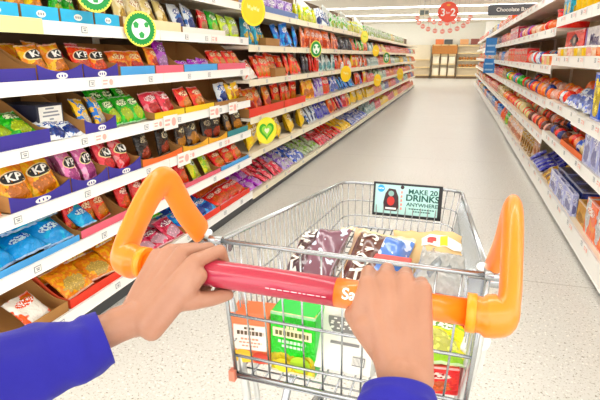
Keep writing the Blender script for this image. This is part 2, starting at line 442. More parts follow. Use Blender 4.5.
D('orangebox', 'f47820', 'f89848', 'ffffff', 'fff4e8', 'e86010', picbox=(.25, .6, .22, .5), thr=.6); D('whitepurple', 'f2eef4', 'f8f6f8', 'e4d8ec', None); D('redbox', 'ee3c14', 'f4501c', 'e42c10', '3c2018', 'b03020', logobox=(.5, .62, .24, .14)); D('rose', 'f0b4a4', 'f8d8cc', 'e88878', 'fff0ec', 'd86858')
D('paper', 'c89858', 'd4a868', 'c09050', None, rough=.8)
D('multi', 'e87038', '3890c8', 'f0d040', 'f4f4f0', 'c83028', scale=6); D('indigo', '3030a0', '6060c8', '8888d8', 'e8e8f8', '202070')
M_LIPP = plain('3a2f96', .5, name='purple_card'); M_LIPC = plain('26b4e6', .5, name='cyan_card'); M_LIPB = plain('4aa4e4', .5, name='blue_card'); M_LIPK = plain('e8667c', .5, name='pink_card')
M_LIPY = plain('f4d018', .5, name='yellow_card'); M_LIPO = plain('f07028', .5, name='orange_card'); M_LIPR = plain('e8381c', .5, name='red_card'); M_LIPT = plain('2c8c94', .5, name='teal_card'); M_LIPW = plain('f0ede4', .5, name='white_card'); M_LIPCR = plain('ecdcb0', .6, name='cream_card'); M_LIPG = plain('f0b020', .5, name='amber_card')

ORD = ['first', 'second', 'third', 'fourth', 'fifth', 'sixth', 'seventh', 'eighth', 'ninth', 'tenth', 'eleventh', 'twelfth', 'thirteenth', 'fourteenth', 'fifteenth', 'sixteenth']
CAT = {'snack_bag': 'snack bag', 'sweet_bag': 'sweet bag', 'nut_pouch': 'nut pouch', 'carton': 'box', 'tub': 'tub', 'wrapped_egg': 'wrapped egg', 'jar': 'jar', 'gift_box': 'box'}
def place(side, y, z, inset):
    return ((XL - inset if side == 'L' else XR + inset), y, z - .007), (PI / 2 if side == 'L' else -PI / 2)
_seed = [0]
def logo_kp(S, w, h):
    m = MB(); f = on_bag(S, w, h, 0, h * .62, .003); f2 = on_bag(S, w, h, 0, h * .62, .006); f1 = on_bag(S, w, h, 0, h * .62, .0015)
    for i, (fn, rx, ry) in enumerate(((f1, .44, .165), (f, .40, .14))):
        b = len(m.v); n = 24; R = 4
        m.v.append(fn(0, 0))
        for q in range(1, R + 1):
            for k in range(n):
                t = 2 * PI * k / n; m.v.append(fn(w * rx * q / R * math.cos(t), h * ry * q / R * math.sin(t)))
        for k in range(n):
            m.face((b, b + 1 + k, b + 1 + (k + 1) % n), None, 2 if i == 0 else 0)
            for q in range(R - 1):
                a = b + 1 + q * n
                m.face((a + k, a + n + k, a + n + (k + 1) % n, a + (k + 1) % n), None, 2 if i == 0 else 0)
    add_text(m, 'KP', h * .25, f2, 1, bold=.03, sx=1.25)
    return m.mesh('logo', [M_BLACK, M_WHITE, P['yellow']])
def item_proto(kind, design, w, h, t, kp=False, far=False):
    _seed[0] += 1
    if kind in ('snack_bag', 'sweet_bag', 'nut_pouch'):
        me, S = bag_mesh(w, h, t, P[design], _seed[0], 8 if far else 12, 9 if far else 14)
        o = ob(kind, me)
        if kp: ob('logo', logo_kp(S, w, h), o)
        return o
    if kind in ('carton', 'gift_box'):
        me = carton_mesh(w, h, t, [P[design], P[design]])
        return ob(kind, me)
    if kind in ('tub', 'jar'):
        r = w / 2
        o = ob(kind, MB().lathe([(r * .86, 0), (r * .92, .004), (r, h * .8), (r * .98, h * .86)], 16).mesh('tub', P[design]))
        ob('lid', MB().lathe([(r * 1.04, h * .84), (r * 1.05, h * .97), (r * .9, h), (r * .3, h * 1.005)], 16).mesh('lid', P[design] if kind == 'tub' else M_WHITE), o)
        return o
    if kind == 'wrapped_egg':
        r = w / 2; pr = []
        for i in range(11):
            a = -PI / 2 + PI * i / 10; pr.append((max(.002, r * math.cos(a) * (1 - .12 * math.sin(a))), h / 2 + h / 2 * math.sin(a)))
        return ob(kind, MB().lathe(pr, 14).mesh('egg', P[design]))
HUE = {'rose': 'pale pink', 'redorange': 'orange red', 'navy': 'navy', 'orange': 'orange', 'red': 'red', 'brown': 'dark brown', 'indigo': 'royal blue', 'whiteblue': 'white and blue', 'peach': 'peach', 'multi': 'patterned', 'gold': 'golden', 'salmon': 'salmon', 'pinkred': 'rose red', 'lilac': 'lilac', 'bigyellow': 'yellow', 'teal': 'teal', 'green': 'green', 'purple': 'purple', 'whiteorange': 'white and orange', 'cream': 'cream', 'red ': 'red', 'midblue': 'bright blue', 'bluewhite': 'blue and white'}
def settle(o, side=None, front=None, base=None, floor=None):
    """rest a thing on its support: lowest point at base (or on a sloping floor(y)), foremost point at x = front"""
    M = Matrix.LocRotScale(o.location, o.rotation_euler, o.scale)
    pts = [M @ v.co for v in o.data.vertices]
    if floor: o.location.z += -min(p.z - floor(p.y) for p in pts) + .0015
    elif base is not None: o.location.z += base + .0012 - min(p.z for p in pts)
    if front is not None:
        o.location.x += (front - max(p.x for p in pts)) if side == 'L' else (front - min(p.x for p in pts))
def run(side, z, y0, y1, n, design, kind, h, what, where, lean=14, t=.05, inset=.05, lie=False, rows=1, kp=False, w=None, dz=0.0, rowdz=.03, jit=1.6, fill=None):
    """n things side by side between y0 and y1, repeated in rows going back; a list of designs is dealt out at random"""
    if side == 'L' and y0 > 4 and not lie and kind in ('snack_bag', 'nut_pouch'): h = min(.232, h * 1.22)
    step = (y1 - y0) / n; w = w or step * (fill or (.80 if lie else .9 if side == 'L' else .93))
    far = (y0 + y1) / 2 > 4.6
    if far and side == 'L': jit *= 1.5
    bagk = kind in ('snack_bag', 'sweet_bag', 'nut_pouch'); mixed = isinstance(design, list)
    grp = f'{what} {where}'; protos = {}; last = None
    if lie: rows = min(rows, 2); rowdz = max(rowdz, .04)
    for r in range(rows):
        for i in range(n):
            des = design
            if mixed:
                des = RN.choice([d for d in design if d != last] or design); last = des
            if des not in protos: o = protos[des] = item_proto(kind, des, w, h, t, kp, far)
            else: o = dup(protos[des])
            ins = inset + r * ((h * .86) if lie else (t * 1.15 / math.cos(math.radians(lean)) + .01 if bagk else t * 1.08 + .008))
            ins = max(ins, .014)
            zz = z + dz + (r * rowdz)
            (loc, rz) = place(side, y0 + step * (i + .5), zz, ins)
            if lie:
                rx = -math.radians(62 + RN.uniform(-12, 10)); o.rotation_euler = (rx, RN.uniform(-.06, .06), rz + RN.uniform(-.13, .13))
                loc = (loc[0], loc[1], loc[2] + t * .34)
            elif bagk:
                o.rotation_euler = (-math.radians(lean + RN.uniform(-5, 5) * jit), RN.uniform(-.07, .07) * jit, rz + RN.uniform(-.14, .14) * jit)
                loc = (loc[0] + (-.012 if side == 'L' else .012), loc[1], loc[2])
            else:
                o.rotation_euler = (0, 0, rz + RN.uniform(-.03, .03))
                if kind == 'wrapped_egg':
                    q = RN.uniform(.84, 1.0); o.scale = (q, q, q * RN.uniform(.85, 1.05)); ins += RN.uniform(0, .025)
            o.location = loc
            settle(o, side, (XL - ins) if side == 'L' else (XR + ins), z - .008 + dz + r * rowdz)
            wd = what
            if mixed: wd = f'{HUE[des]} {what}'
            if rows > 1: wd = ['front ', 'back ', 'third-row '][r] + wd
            lab = f'{wd} {where}' + (f', {ORD[i]} from near end' if n > 1 else '')
            tag(o, lab, CAT[kind], grp if n * rows > 1 else None)
def tray(side, z, y0, y1, d, hb, hl, lip, label, group='cardboard display trays on the left shelves', card=None, dip=0, badge=None, inset=.02):
    loc, rz = place(side, (y0 + y1) / 2, z + .001, inset)
    return tray_obj(y1 - y0 - .006, d, hb, hl, card or M_CARD, lip, loc, rz, label, group, dip, badge)

# ------------------------------------------------------------------ left shelves, near bays
A, B, C_, D_, E_, F_ = LN[1], LN[2], LN[3], LN[4], LN[5], LNB[0]
w2, w3, w4, w5, w6, w7 = [f'on the {q} shelf, near left' for q in ('second', 'third', 'fourth', 'fifth', 'sixth', 'bottom')]
NB = 'snack_bag'
# second shelf
for i, (a, b) in enumerate(((1.46, 1.69), (1.70, 1.905), (1.915, 2.13), (2.14, 2.33))):
    tray('L', A, a, b, .3, .09, .062, M_LIPC, f'cyan fronted card tray on second shelf left, {ORD[i]} from near end', badge=M_GREYINK)
run('L', A, 1.47, 1.69, 2, 'cream', NB, .15, 'cream snack bag', 'in nearest cyan tray', inset=.06, dz=.006)
run('L', A, 1.71, 1.90, 2, 'yellow', NB, .16, 'yellow snack bag', 'in second cyan tray', inset=.06, dz=.006)
run('L', A, 1.93, 2.12, 2, 'green', NB, .15, 'dark green snack bag', 'in third cyan tray', inset=.07, dz=.006)
run('L', A, 2.15, 2.32, 2, 'gold', NB, .14, 'golden brown snack bag', 'in fourth cyan tray', inset=.07, dz=.006)
tray('L', A, 2.36, 2.95, .3, .07, .06, M_LIPCR, 'cream card tray on second shelf left, beside the soccer ball sign')
run('L', A, 2.38, 2.94, 4, 'cream', NB, .19, 'pale cream snack bag', 'in the cream tray', inset=.06, dz=.006)
tray('L', A, 2.97, 3.60, .25, .05, .042, M_LIPW, 'white card tray on second shelf left, under the blue and white bag')
run('L', A, 2.99, 3.27, 2, 'whiteblue', NB, .19, 'white and blue snack bag', 'in the white tray', inset=.06, dz=.006, lean=20)
run('L', A, 3.28, 3.46, 1, 'redpack', NB, .16, 'red topped snack bag', 'in the white tray on second shelf', inset=.06, dz=.006, w=.15)
run('L', A, 3.46, 3.62, 1, 'green', NB, .18, 'bright green snack bag', 'in the white tray on second shelf', inset=.06, dz=.006, w=.15)
run('L', A, 3.62, 3.97, 2, 'lime', NB, .17, 'lime green snack bag', w2, inset=.05)
# larger offer cards clipped over the rails
for i, (yy_, zz_, sh_) in enumerate(((2.70, C_, 'fourth'), (3.30, C_, 'fourth'), (2.83, D_, 'fifth'), (3.62, C_, 'fourth'))):
    lab = ['white offer card on the fourth rail left, below the red bags', 'white offer card on the fourth rail left, middle of three', 'white offer card on the fifth rail left, below the nut pouches', 'white offer card on the fourth rail left, nearest the bay end'][i]
    ob('offer_card', ME_PROMOBIG, None, (XL + .0135, yy_, zz_ - .03), (0, 0, PI / 2), lab, 'offer card', 'white offer cards on the left rails')
co = ob('offer_card', MB().box(-.15, .15, -.0015, 0, -.03, .03).mesh('offer_card', plain('f4eba0', .5)), None, (XL + .0135, 1.62, A - .026), (0, 0, PI / 2), 'pale yellow offer strip on the second rail at the left edge', 'offer card')
# third shelf
tray('L', B, 1.365, 1.735, .33, .13, .055, M_LIPP, 'empty looking purple fronted tray on third shelf, at the left edge of the view')
tray('L', B, 1.74, 2.015, .33, .13, .068, M_LIPP, 'purple fronted tray of orange nut bags on third shelf left', dip=.03, badge=M_LIPP)
tray('L', B, 2.02, 2.28, .33, .13, .068, M_LIPP, 'purple fronted tray of red nut bags on third shelf left', dip=.03, badge=M_LIPP)
run('L', B, 1.755, 2.005, 2, 'kporange', NB, .155, 'orange nut bag', 'in purple tray, third shelf', inset=.045, kp=True, dz=.006, lean=24)
run('L', B, 2.035, 2.27, 2, 'kpredorange', NB, .155, 'red and orange nut bag', 'in purple tray, third shelf', inset=.045, kp=True, dz=.006, lean=24)
run('L', B, 1.755, 2.005, 2, 'kporange', NB, .15, 'rear orange nut bag', 'in purple tray, third shelf', inset=.175, dz=.02, lean=24)
run('L', B, 2.035, 2.27, 2, 'kpred', NB, .15, 'rear red nut bag', 'in purple tray, third shelf', inset=.175, dz=.02, lean=24)
tray('L', B, 2.30, 2.62, .33, .14, .05, M_LIPB, 'blue fronted tray on third shelf left, below the soccer ball sign')
run('L', B, 2.33, 2.62, 2, 'orange', NB, .13, 'orange snack bag', 'in blue tray, third shelf', inset=.07, dz=.006, lean=24)
tray('L', B, 2.63, 2.95, .33, .14, .05, M_LIPK, 'pink fronted tray on third shelf left, right of the soccer ball sign')
run('L', B, 2.65, 2.79, 1, 'orange', NB, .15, 'plain orange snack bag', 'in pink tray, third shelf', inset=.06, dz=.006, lean=24)
run('L', B, 2.79, 2.94, 1, 'purple', NB, .19, 'tall purple snack bag', 'in pink tray, third shelf', inset=.09, dz=.006)
tray('L', B, 2.96, 3.44, .33, .17, .05, M_LIPB, 'blue fronted tray with tall brown sides on third shelf left')
run('L', B, 2.99, 3.42, 3, 'purple', NB, .08, 'small purple snack bag', 'in blue tray, third shelf', inset=.05, dz=.006, lean=30)
tray('L', B, 3.45, 3.97, .33, .17, .05, M_LIPK, 'pink fronted tray on third shelf left, at the end of the near bays')
run('L', B, 3.47, 3.96, 4, 'redorange', NB, .15, 'red orange snack bag', 'in end tray, third shelf', inset=.05, dz=.006, lean=28)
# fourth shelf
tray('L', C_, 1.385, 1.765, .36, .16, .062, M_LIPP, 'purple tray of loose coloured bags on fourth shelf, at the left edge')
run('L', C_, 1.40, 1.75, 3, 'green', NB, .15, 'green lying snack bag', 'in edge tray, fourth shelf', lie=True, inset=.06, dz=.03, w=.14)
run('L', C_, 1.44, 1.75, 2, 'purplered', NB, .14, 'purple lying snack bag', 'in edge tray, fourth shelf', lie=True, inset=.16, dz=.04, w=.14)
bx = ob('display_box', carton_mesh(.16, .155, .24, [plain('23233a', .5), plain('23233a', .5)]), None, *[(place('L', 1.87, C_, .10)[0])], (0, 0, PI / 2), 'dark display box with a white information panel on fourth shelf left', 'box')
pm = MB().box(-.068, .068, -.002, 0, .015, .145, 0)
for q, (a, b) in enumerate(((-.03, .02), (-.045, .045), (-.05, .05), (-.012, .012), (-.05, .03), (-.04, .04))): pm.box(a, b, -.003, -.001, .132 - q * .016, .139 - q * .016, 1)
for q in range(18): pm.box(-.05 + q * .0052, -.0475 + q * .0052, -.003, -.001, .02, .045, 1)
ob('information_panel', pm.mesh('information_panel', [M_WHITE, M_GREYINK]), bx)
run('L', C_, 1.78, 1.97, 2, 'whiteblue', NB, .12, 'white lying snack bag', 'before the dark display box', lie=True, inset=.01, dz=0, w=.13, t=.035)
tray('L', C_, 1.985, 2.225, .36, .16, .07, M_LIPP, 'purple fronted tray of yellow and blue bags on fourth shelf left', dip=.03, badge=M_LIPP)
run('L', C_, 1.995, 2.215, 2, 'yellowblue', NB, .165, 'yellow and blue snack bag', 'in purple tray, fourth shelf', inset=.045, dz=.006, lean=24)
run('L', C_, 2.24, 2.56, 3, 'green', NB, .17, 'shiny green snack bag', w4, inset=.05, lean=34, rows=2, rowdz=.05)
tray('L', C_, 2.58, 2.93, .34, .17, .04, M_LIPY, 'yellow fronted tray of red bags on fourth shelf left')
run('L', C_, 2.60, 2.90, 2, 'pinkred', NB, .16, 'pinkish red snack bag', 'in yellow tray, fourth shelf', inset=.05, dz=.006, lean=24)
tray('L', C_, 2.94, 3.36, .34, .17, .04, M_LIPY, 'yellow fronted tray of orange bags on fourth shelf left')
run('L', C_, 2.96, 3.33, 2, 'redorange', NB, .16, 'reddish orange snack bag', 'in yellow tray, fourth shelf', inset=.05, dz=.006, lean=24)
tray('L', C_, 3.37, 3.97, .34, .17, .035, M_CARD, 'plain brown card tray on fourth shelf, end of the near left bays')
run('L', C_, 3.56, 3.72, 1, 'whiteblue', NB, .16, 'white snack bag', 'in plain brown tray, fourth shelf', inset=.05, dz=.006)
run('L', C_, 3.73, 3.95, 2, 'yellow', NB, .15, 'yellow orange snack bag', 'in brown tray, fourth shelf', inset=.05, dz=.006)
# fifth shelf
for (a, b, des, nm) in ((1.50, 1.845, 'kporange', 'orange'), (1.85, 2.115, 'kppink', 'pink'), (2.12, 2.405, 'kpred', 'red')):
    tray('L', D_, a, b, .36, .175, .07, M_LIPP, f'purple fronted tray of {nm} nut bags on fifth shelf left', dip=.035, badge=M_LIPP)
    run('L', D_, a + .012, b - .012, 2, des, NB, .185, f'{nm} nut bag', 'in purple tray, fifth shelf', inset=.045, kp=True, dz=.006, lean=26, t=.06)
    run('L', D_, a + .012, b - .012, 2, des, NB, .17, f'rear {nm} nut bag', 'in purple tray, fifth shelf', inset=.20, dz=.02, lean=24)
run('L', D_, 1.34, 1.49, 1, 'orange', NB, .15, 'orange snack bag', 'at the left edge, fifth shelf', lie=True, inset=.03)
tray('L', D_, 2.42, 2.87, .34, .17, .045, M_LIPO, 'orange fronted tray of black nut pouches on fifth shelf left', dip=.015)
run('L', D_, 2.45, 2.86, 2, 'nuts', 'nut_pouch', .185, 'black and red nut pouch', 'in orange tray', inset=.05, dz=.006, w=.16, lean=12)
tray('L', D_, 2.88, 3.24, .34, .17, .05, M_LIPG, 'amber fronted tray of dark nut pouches on fifth shelf left, nearer one', dip=.025)
run('L', D_, 2.90, 3.22, 2, 'nutsgold', 'nut_pouch', .185, 'dark golden nut pouch', 'in nearer amber tray', inset=.05, dz=.006, lean=12)
tray('L', D_, 3.25, 3.56, .34, .17, .05, M_LIPG, 'amber fronted tray of dark nut pouches on fifth shelf left, farther one', dip=.025)
run('L', D_, 3.27, 3.54, 2, 'nuts', 'nut_pouch', .185, 'black nut pouch', 'in farther amber tray', inset=.05, dz=.006, lean=12)
tray('L', D_, 3.57, 3.98, .34, .15, .045, M_LIPT, 'teal fronted tray of nut pouches on fifth shelf left')
run('L', D_, 3.60, 3.96, 2, 'nutsgold', 'nut_pouch', .185, 'dark nut pouch', 'in teal fronted tray', inset=.05, dz=.006, lean=12)
# sixth shelf
tray('L', E_, 1.365, 1.86, .40, .06, .03, M_LIPB, 'low blue tray of blue bags on sixth shelf left')
run('L', E_, 1.38, 1.84, 3, 'blue', NB, .19, 'blue snack bag', 'piled in low blue tray', lie=True, inset=.04, rows=3, dz=.015, rowdz=.035, w=.19, t=.06)
run('L', E_, 1.40, 1.82, 3, 'blue', NB, .18, 'upper blue snack bag', 'piled in low blue tray', lie=True, inset=.10, dz=.12, w=.19, t=.055)
tray('L', E_, 1.87, 2.24, .36, .16, .04, M_LIPK, 'pink fronted tray of orange bags on sixth shelf left')
run('L', E_, 1.89, 2.22, 3, 'redorange', NB, .15, 'bright orange snack bag', 'in pink tray, sixth shelf', inset=.09, dz=.006, lean=18)
run('L', E_, 1.89, 2.04, 1, 'blue', NB, .16, 'single blue snack bag', 'fallen into pink tray, sixth shelf', lie=True, inset=.04, dz=.04)
tray('L', E_, 2.25, 2.66, .36, .16, .04, M_LIPK, 'pink fronted tray of red bags on sixth shelf, behind the handle grip')
run('L', E_, 2.27, 2.64, 3, 'red', NB, .16, 'red snack bag', 'in pink tray, sixth shelf', inset=.06, dz=.006, lean=18)
tray('L', E_, 2.68, 3.42, .36, .16, .03, M_LIPK, 'long pink fronted tray on sixth shelf left')
run('L', E_, 2.72, 3.02, 2, 'red', NB, .17, 'deep red snack bag', 'in long pink tray', inset=.05, dz=.006, lean=22)
run('L', E_, 3.04, 3.40, 2, 'yellowgreen', NB, .16, 'green and yellow snack bag', 'in long pink tray', inset=.05, dz=.006, lean=22)
tray('L', E_, 3.43, 3.98, .36, .15, .03, M_LIPB, 'blue fronted tray on sixth shelf, end of the near left bays')
run('L', E_, 3.45, 3.97, 3, 'redorange', NB, .15, 'loose red snack bag', 'in end tray, sixth shelf', inset=.06, dz=.006, lean=35, rows=2)
# bottom shelf
tray('L', F_, 1.365, 1.73, .42, .17, .05, M_CARD, 'plain brown open tray on bottom shelf, above the blue sleeve')
run('L', F_, 1.50, 1.68, 1, 'whiteorange', NB, .17, 'white and orange snack bag', 'lying alone in the open brown tray', lie=True, inset=.03, dz=.006, w=.16, t=.045)
tray('L', F_, 1.74, 2.36, .42, .20, .045, M_LIPR, 'red edged tray of orange snacks on bottom shelf left', card=plain('d84a22', .7))
run('L', F_, 1.77, 2.33, 3, 'pasta', NB, .19, 'clear bag of orange snacks', 'in red edged tray', lie=True, inset=.05, rows=2, dz=.02, rowdz=.035, w=.2)
run('L', F_, 1.85, 2.33, 2, 'mix', NB, .17, 'clear bag of mixed snacks', 'in red edged tray', lie=True, inset=.16, dz=.135, w=.16)
run('L', F_, 2.38, 2.82, 3, 'green', 'sweet_bag', .15, 'green sweet bag', w7, lie=True, inset=.16, dz=.125)
run('L', F_, 2.38, 2.82, 3, 'purplered', 'sweet_bag', .18, 'purple and orange sweet bag', w7, lie=True, inset=.02, dz=.0, w=.17, rows=2)
tray('L', F_, 2.84, 3.38, .4, .09, .045, M_LIPR, 'red fronted tray of blue bags on bottom shelf left')
run('L', F_, 2.86, 3.36, 4, 'midblue', 'sweet_bag', .17, 'blue sweet bag', 'in red tray, bottom shelf', lie=True, inset=.04, dz=.01, rows=2, w=.16)
tray('L', F_, 3.39, 3.98, .4, .09, .04, M_LIPR, 'red fronted tray of red bags on bottom shelf left')
run('L', F_, 3.41, 3.96, 4, 'red', 'sweet_bag', .17, 'red sweet bag', 'in red tray, bottom shelf', lie=True, inset=.04, dz=.01, rows=2, w=.17)
run('L', LN[0], 1.4, 3.95, 8, 'paper', 'carton', .16, 'plain brown carton', 'on the top shelf, near left', t=.25, w=.3)

# ------------------------------------------------------------------ left shelves, farther bays
T, S1, S2, S3, S4, SB = LM[0], LM[1], LM[2], LM[3], LM[4], LMB[0]
v1, v2, v3, v4, v5, v6 = [f'on the {q} shelf, farther left' for q in ('top', 'second', 'third', 'fourth', 'fifth', 'bottom')]
SW = 'sweet_bag'
run('L', T, 4.02, 4.4, 2, 'lavender', 'carton', .15, 'pale lavender box', v1, t=.2)
run('L', T, 4.42, 5.45, 4, 'lilac', 'carton', .17, 'purple and white box', v1, t=.2, inset=.08)
tray('L', T, 4.42, 5.45, .3, .07, .06, plain('5a78b4', .5), 'blue grey card tray on the top shelf of the farther left bays')
run('L', T, 5.50, 6.40, 6, 'yellowgreen', NB, .15, 'yellow green snack bag', v1)
run('L', T, 6.45, 7.15, 4, 'whiteblue', NB, .17, 'white and navy snack bag', v1)
run('L', T, 7.2, 8.4, 6, 'whitegreen', NB, .17, 'white and green snack bag', v1)
run('L', T, 8.5, 9.9, 6, 'yellowgreen', NB, .17, 'yellow topped snack bag', v1)
run('L', T, 9.95, 12, 8, 'whitegreen', 'carton', .19, 'green and white box', v1, t=.12)
run('L', S1, 4.02, 4.42, 3, 'teal', NB, .18, 'teal snack bag', v2, inset=.04)
tray('L', S1, 4.45, 4.84, .3, .09, .075, M_CARD, 'brown card tray among blue bags on the second shelf, farther left')
run('L', S1, 4.46, 4.83, 3, 'teal', NB, .17, 'dark teal snack bag', 'behind brown tray front, farther left', inset=.14)
run('L', S1, 4.87, 5.6, 4, 'midblue', NB, .2, 'bright blue snack bag', v2, inset=.04)
run('L', S1, 5.65, 7.6, 9, 'salmon', NB, .225, 'salmon pink snack bag', v2, inset=.04, lean=8)
run('L', S1, 7.65, 8.8, 6, 'black', 'nut_pouch', .16, 'black pouch', v2, inset=.05)
run('L', S1, 8.85, 9.9, 6, ['bigyellow', 'green', 'salmon', 'cream'], NB, .18, 'snack bag', v2, inset=.05)
run('L', S1, 9.95, 10.4, 2, 'salmon', NB, .2, 'far salmon snack bag', v2)
run('L', S2, 4.02, 4.32, 2, 'whiteorange', NB, .15, 'white and red snack bag', v3, lean=30)
run('L', S2, 4.34, 4.68, 3, 'redorange', NB, .18, 'long red snack bag', v3, lean=26)
tray('L', S2, 4.70, 5.02, .3, .1, .085, M_CARD, 'brown card tray among red bags on the third shelf, farther left')
run('L', S2, 4.71, 5.01, 2, 'redorange', NB, .2, 'red bag', 'behind brown tray front, third shelf', inset=.1)
run('L', S2, 5.04, 5.75, 5, 'redorange', NB, .19, 'fiery red snack bag', v3, lean=20)
run('L', S2, 5.77, 6.05, 2, 'black', 'nut_pouch', .2, 'tall black pouch', v3)
run('L', S2, 6.07, 6.5, 3, 'red', NB, .2, 'plain red snack bag', v3)
run('L', S2, 6.52, 7.45, 5, 'whiteteal', NB, .18, 'pale white snack bag', v3, rows=1)
run('L', S2, 7.5, 10.3, 14, ['red', 'salmon', 'redorange', 'bigyellow', 'whiteorange'], NB, .18, 'crisp bag', v3)
run('L', S3, 4.02, 4.95, 4, 'orange', NB, .21, 'orange crisp bag', v4, inset=.12)
tray('L', S3, 4.02, 4.95, .3, .09, .075, M_LIPR, 'nearest red card tray on the fourth shelf, farther left')
tray('L', S3, 4.97, 5.75, .3, .09, .075, M_LIPR, 'second red card tray on the fourth shelf, farther left')
run('L', S3, 4.98, 5.74, 4, 'redorange', NB, .21, 'red orange crisp bag', v4, inset=.12)
run('L', S3, 5.78, 6.3, 3, 'kporange', NB, .22, 'amber crisp bag', v4)
run('L', S3, 6.32, 6.75, 3, 'lilac', NB, .2, 'purple and white crisp bag', v4)
run('L', S3, 6.77, 7.15, 2, 'red', NB, .21, 'red crisp bag', v4)
run('L', S3, 7.17, 7.6, 3, 'bluewhite', NB, .2, 'blue and white crisp bag', v4)
run('L', S3, 7.62, 9.0, 7, 'midblue', NB, .17, 'blue crisp bag', v4, lean=35)
run('L', S3, 9.05, 10.4, 7, ['indigo', 'red', 'salmon', 'bigyellow'], NB, .18, 'mixed crisp bag', v4)
run('L', S4, 4.02, 6.0, 5, 'bigyellow', NB, .235, 'big yellow crisp bag', v5, t=.09, inset=.03, lean=16)
run('L', S4, 6.02, 6.45, 3, 'whiteblue', NB, .17, 'white and blue crisp bag', v5, lean=30)
run('L', S4, 6.47, 7.2, 4, 'indigo', NB, .19, 'indigo crisp bag', v5, lean=30)
run('L', S4, 7.22, 8.6, 7, ['redorange', 'pinkred', 'orange', 'lilac'], NB, .19, 'crisp bag', v5, lean=25)
run('L', S4, 8.62, 10.4, 7, 'bigyellow', NB, .2, 'yellow crisp bag', v5)
run('L', SB, 4.0, 4.35, 2, 'purple', SW, .17, 'purple sweet bag', v6, lie=True, inset=.02, rows=3, rowdz=.045)
run('L', SB, 4.36, 4.95, 4, 'pinkred', SW, .17, 'pink sweet bag', v6, lie=True, inset=.02, rows=3, rowdz=.045)
run('L', SB, 4.97, 5.35, 3, 'lilac', SW, .17, 'lilac sweet bag', v6, lie=True, inset=.02, rows=3, rowdz=.045)
run('L', SB, 5.37, 5.75, 3, 'bluewhite', SW, .17, 'violet and white sweet bag', v6, lie=True, inset=.02, rows=3, rowdz=.045)
run('L', SB, 5.77, 6.5, 5, 'greygreen', SW, .17, 'pale green sweet bag', v6, lie=True, inset=.02, rows=3, rowdz=.045)
run('L', SB, 6.52, 7.1, 4, 'pinkred', SW, .17, 'rose sweet bag', v6, lie=True, inset=.02, rows=2, rowdz=.05)
run('L', SB, 7.12, 7.9, 4, 'red', SW, .19, 'red and orange sweet bag', v6, lie=True, inset=.02, rows=2, rowdz=.05)
run('L', SB, 7.92, 8.7, 4, 'bigyellow', SW, .2, 'yellow sweet bag', v6, lie=True, inset=.02, rows=2, rowdz=.05)
run('L', SB, 8.72, 10.4, 8, 'bluewhite', SW, .18, 'blue sweet bag', v6, lie=True, inset=.02, rows=2, rowdz=.05)
# far end: too many and too small to tell one from another
def far_stuff(side, name, levels, y0, y1, designs, label, cat, boxy):
    m = MB(); rr = random.Random(5 if side == 'L' else 9); sg = -1 if side == 'L' else 1; xf = XL if side == 'L' else XR
    for z in levels:
        yy = y0; des = rr.randrange(len(designs)); cnt = 0
        while yy < y1:
            w = rr.uniform(.13, .19); h = rr.uniform(.12, .19)
            if cnt <= 0: des = rr.randrange(len(designs)); cnt = rr.randint(4, 9); sh = rr.random()
            cnt -= 1
            for row in (0, 1):
                x0 = xf + sg * (.05 + row * .12); x1 = x0 + sg * (.09 if boxy or sh < .2 else .03)
                lean = 0 if boxy else sg * .04
                b = len(m.v); zb = z - .006; k = 1 if boxy else .9
                for (X, Z_, kk) in ((x0, zb, 1), (x1, zb, 1), (x1 + lean, zb + h + row * .02, k), (x0 + lean, zb + h + row * .02, k)):
                    for s_ in (-.5, .5): m.v.append((X, yy + w / 2 + s_ * w * .94 * kk, Z_))
                for f in ((0, 1, 7, 6), (0, 2, 3, 1), (2, 4, 5, 3), (6, 7, 5, 4), (0, 6, 4, 2), (1, 3, 5, 7)):
                    m.face([b + i for i in f], [(0, 0), (1, 0), (1, 1), (0, 1)], des)
            yy += w
    ob(name, m.mesh(name, [P[d] for d in designs]), label=label, cat=cat, kind='stuff')
far_stuff('L', 'snack_bag', LM[1:] + [LMB[0]], 10.45, 22.5, ['red', 'redorange', 'salmon', 'bigyellow', 'whitegreen', 'indigo', 'orange', 'pinkred', 'whiteteal'], 'jumbled coloured snack bags packed on the far end of the left shelves', 'snack bags', False)
far_stuff('L', 'snack_carton', LM[:1], 12.05, 17, ['whitegreen', 'cream', 'rose', 'salmon'], 'pale boxes along the top shelf at the far end of the left side', 'boxes', True)
# ------------------------------------------------------------------ right shelves
N1, N2, N3, N4 = RNR; NBt = RB[0]
G1, G2, G3, G4, G5 = RF
u1, u2, u3, u4, u5 = [f'on the {q} shelf, near right' for q in ('top', 'second', 'third', 'fourth', 'bottom')]
run('R', N1, 3.2, 4.0, 3, 'yellow', 'tub', .2, 'tall yellow tub', u1, inset=.04, w=.17)
run('R', N1, 4.02, 4.95, 5, 'bigyellow', 'tub', .17, 'golden yellow tub', u1, inset=.03, w=.165)
run('R', N1, 5.0, 5.32, 2, 'teal', 'gift_box', .22, 'teal blue upright box', u1, t=.15, inset=.02)
def gift(side, y, z, w, h, d, front, sides, label, inset=.02, name='gift_box', tilt=0):
    loc, rz = place(side, y, z, inset)
    return ob(name, carton_mesh(w, h, d, [front, sides]), None, loc, (0, 0, rz + tilt), label, 'box')
b = gift('R', 4.42, N2, .58, .225, .16, P['whitepurple'], plain('7a4cae', .4), 'white chocolate box with purple edge and purple lettering on second shelf right', .11)
tm = MB(); add_text(tm, 'Ming', .11, lambda x, z: (x, -.003, .13 + z), 0, bold=.01, sx=1.2); ob('lettering', tm.mesh('lettering', plain('4a3a78', .5)), b)
ob('printed_edge', MB().box(-.29, -.25, -.002, 0, .003, .222).mesh('printed_edge', plain('7a4cae', .4)), b)
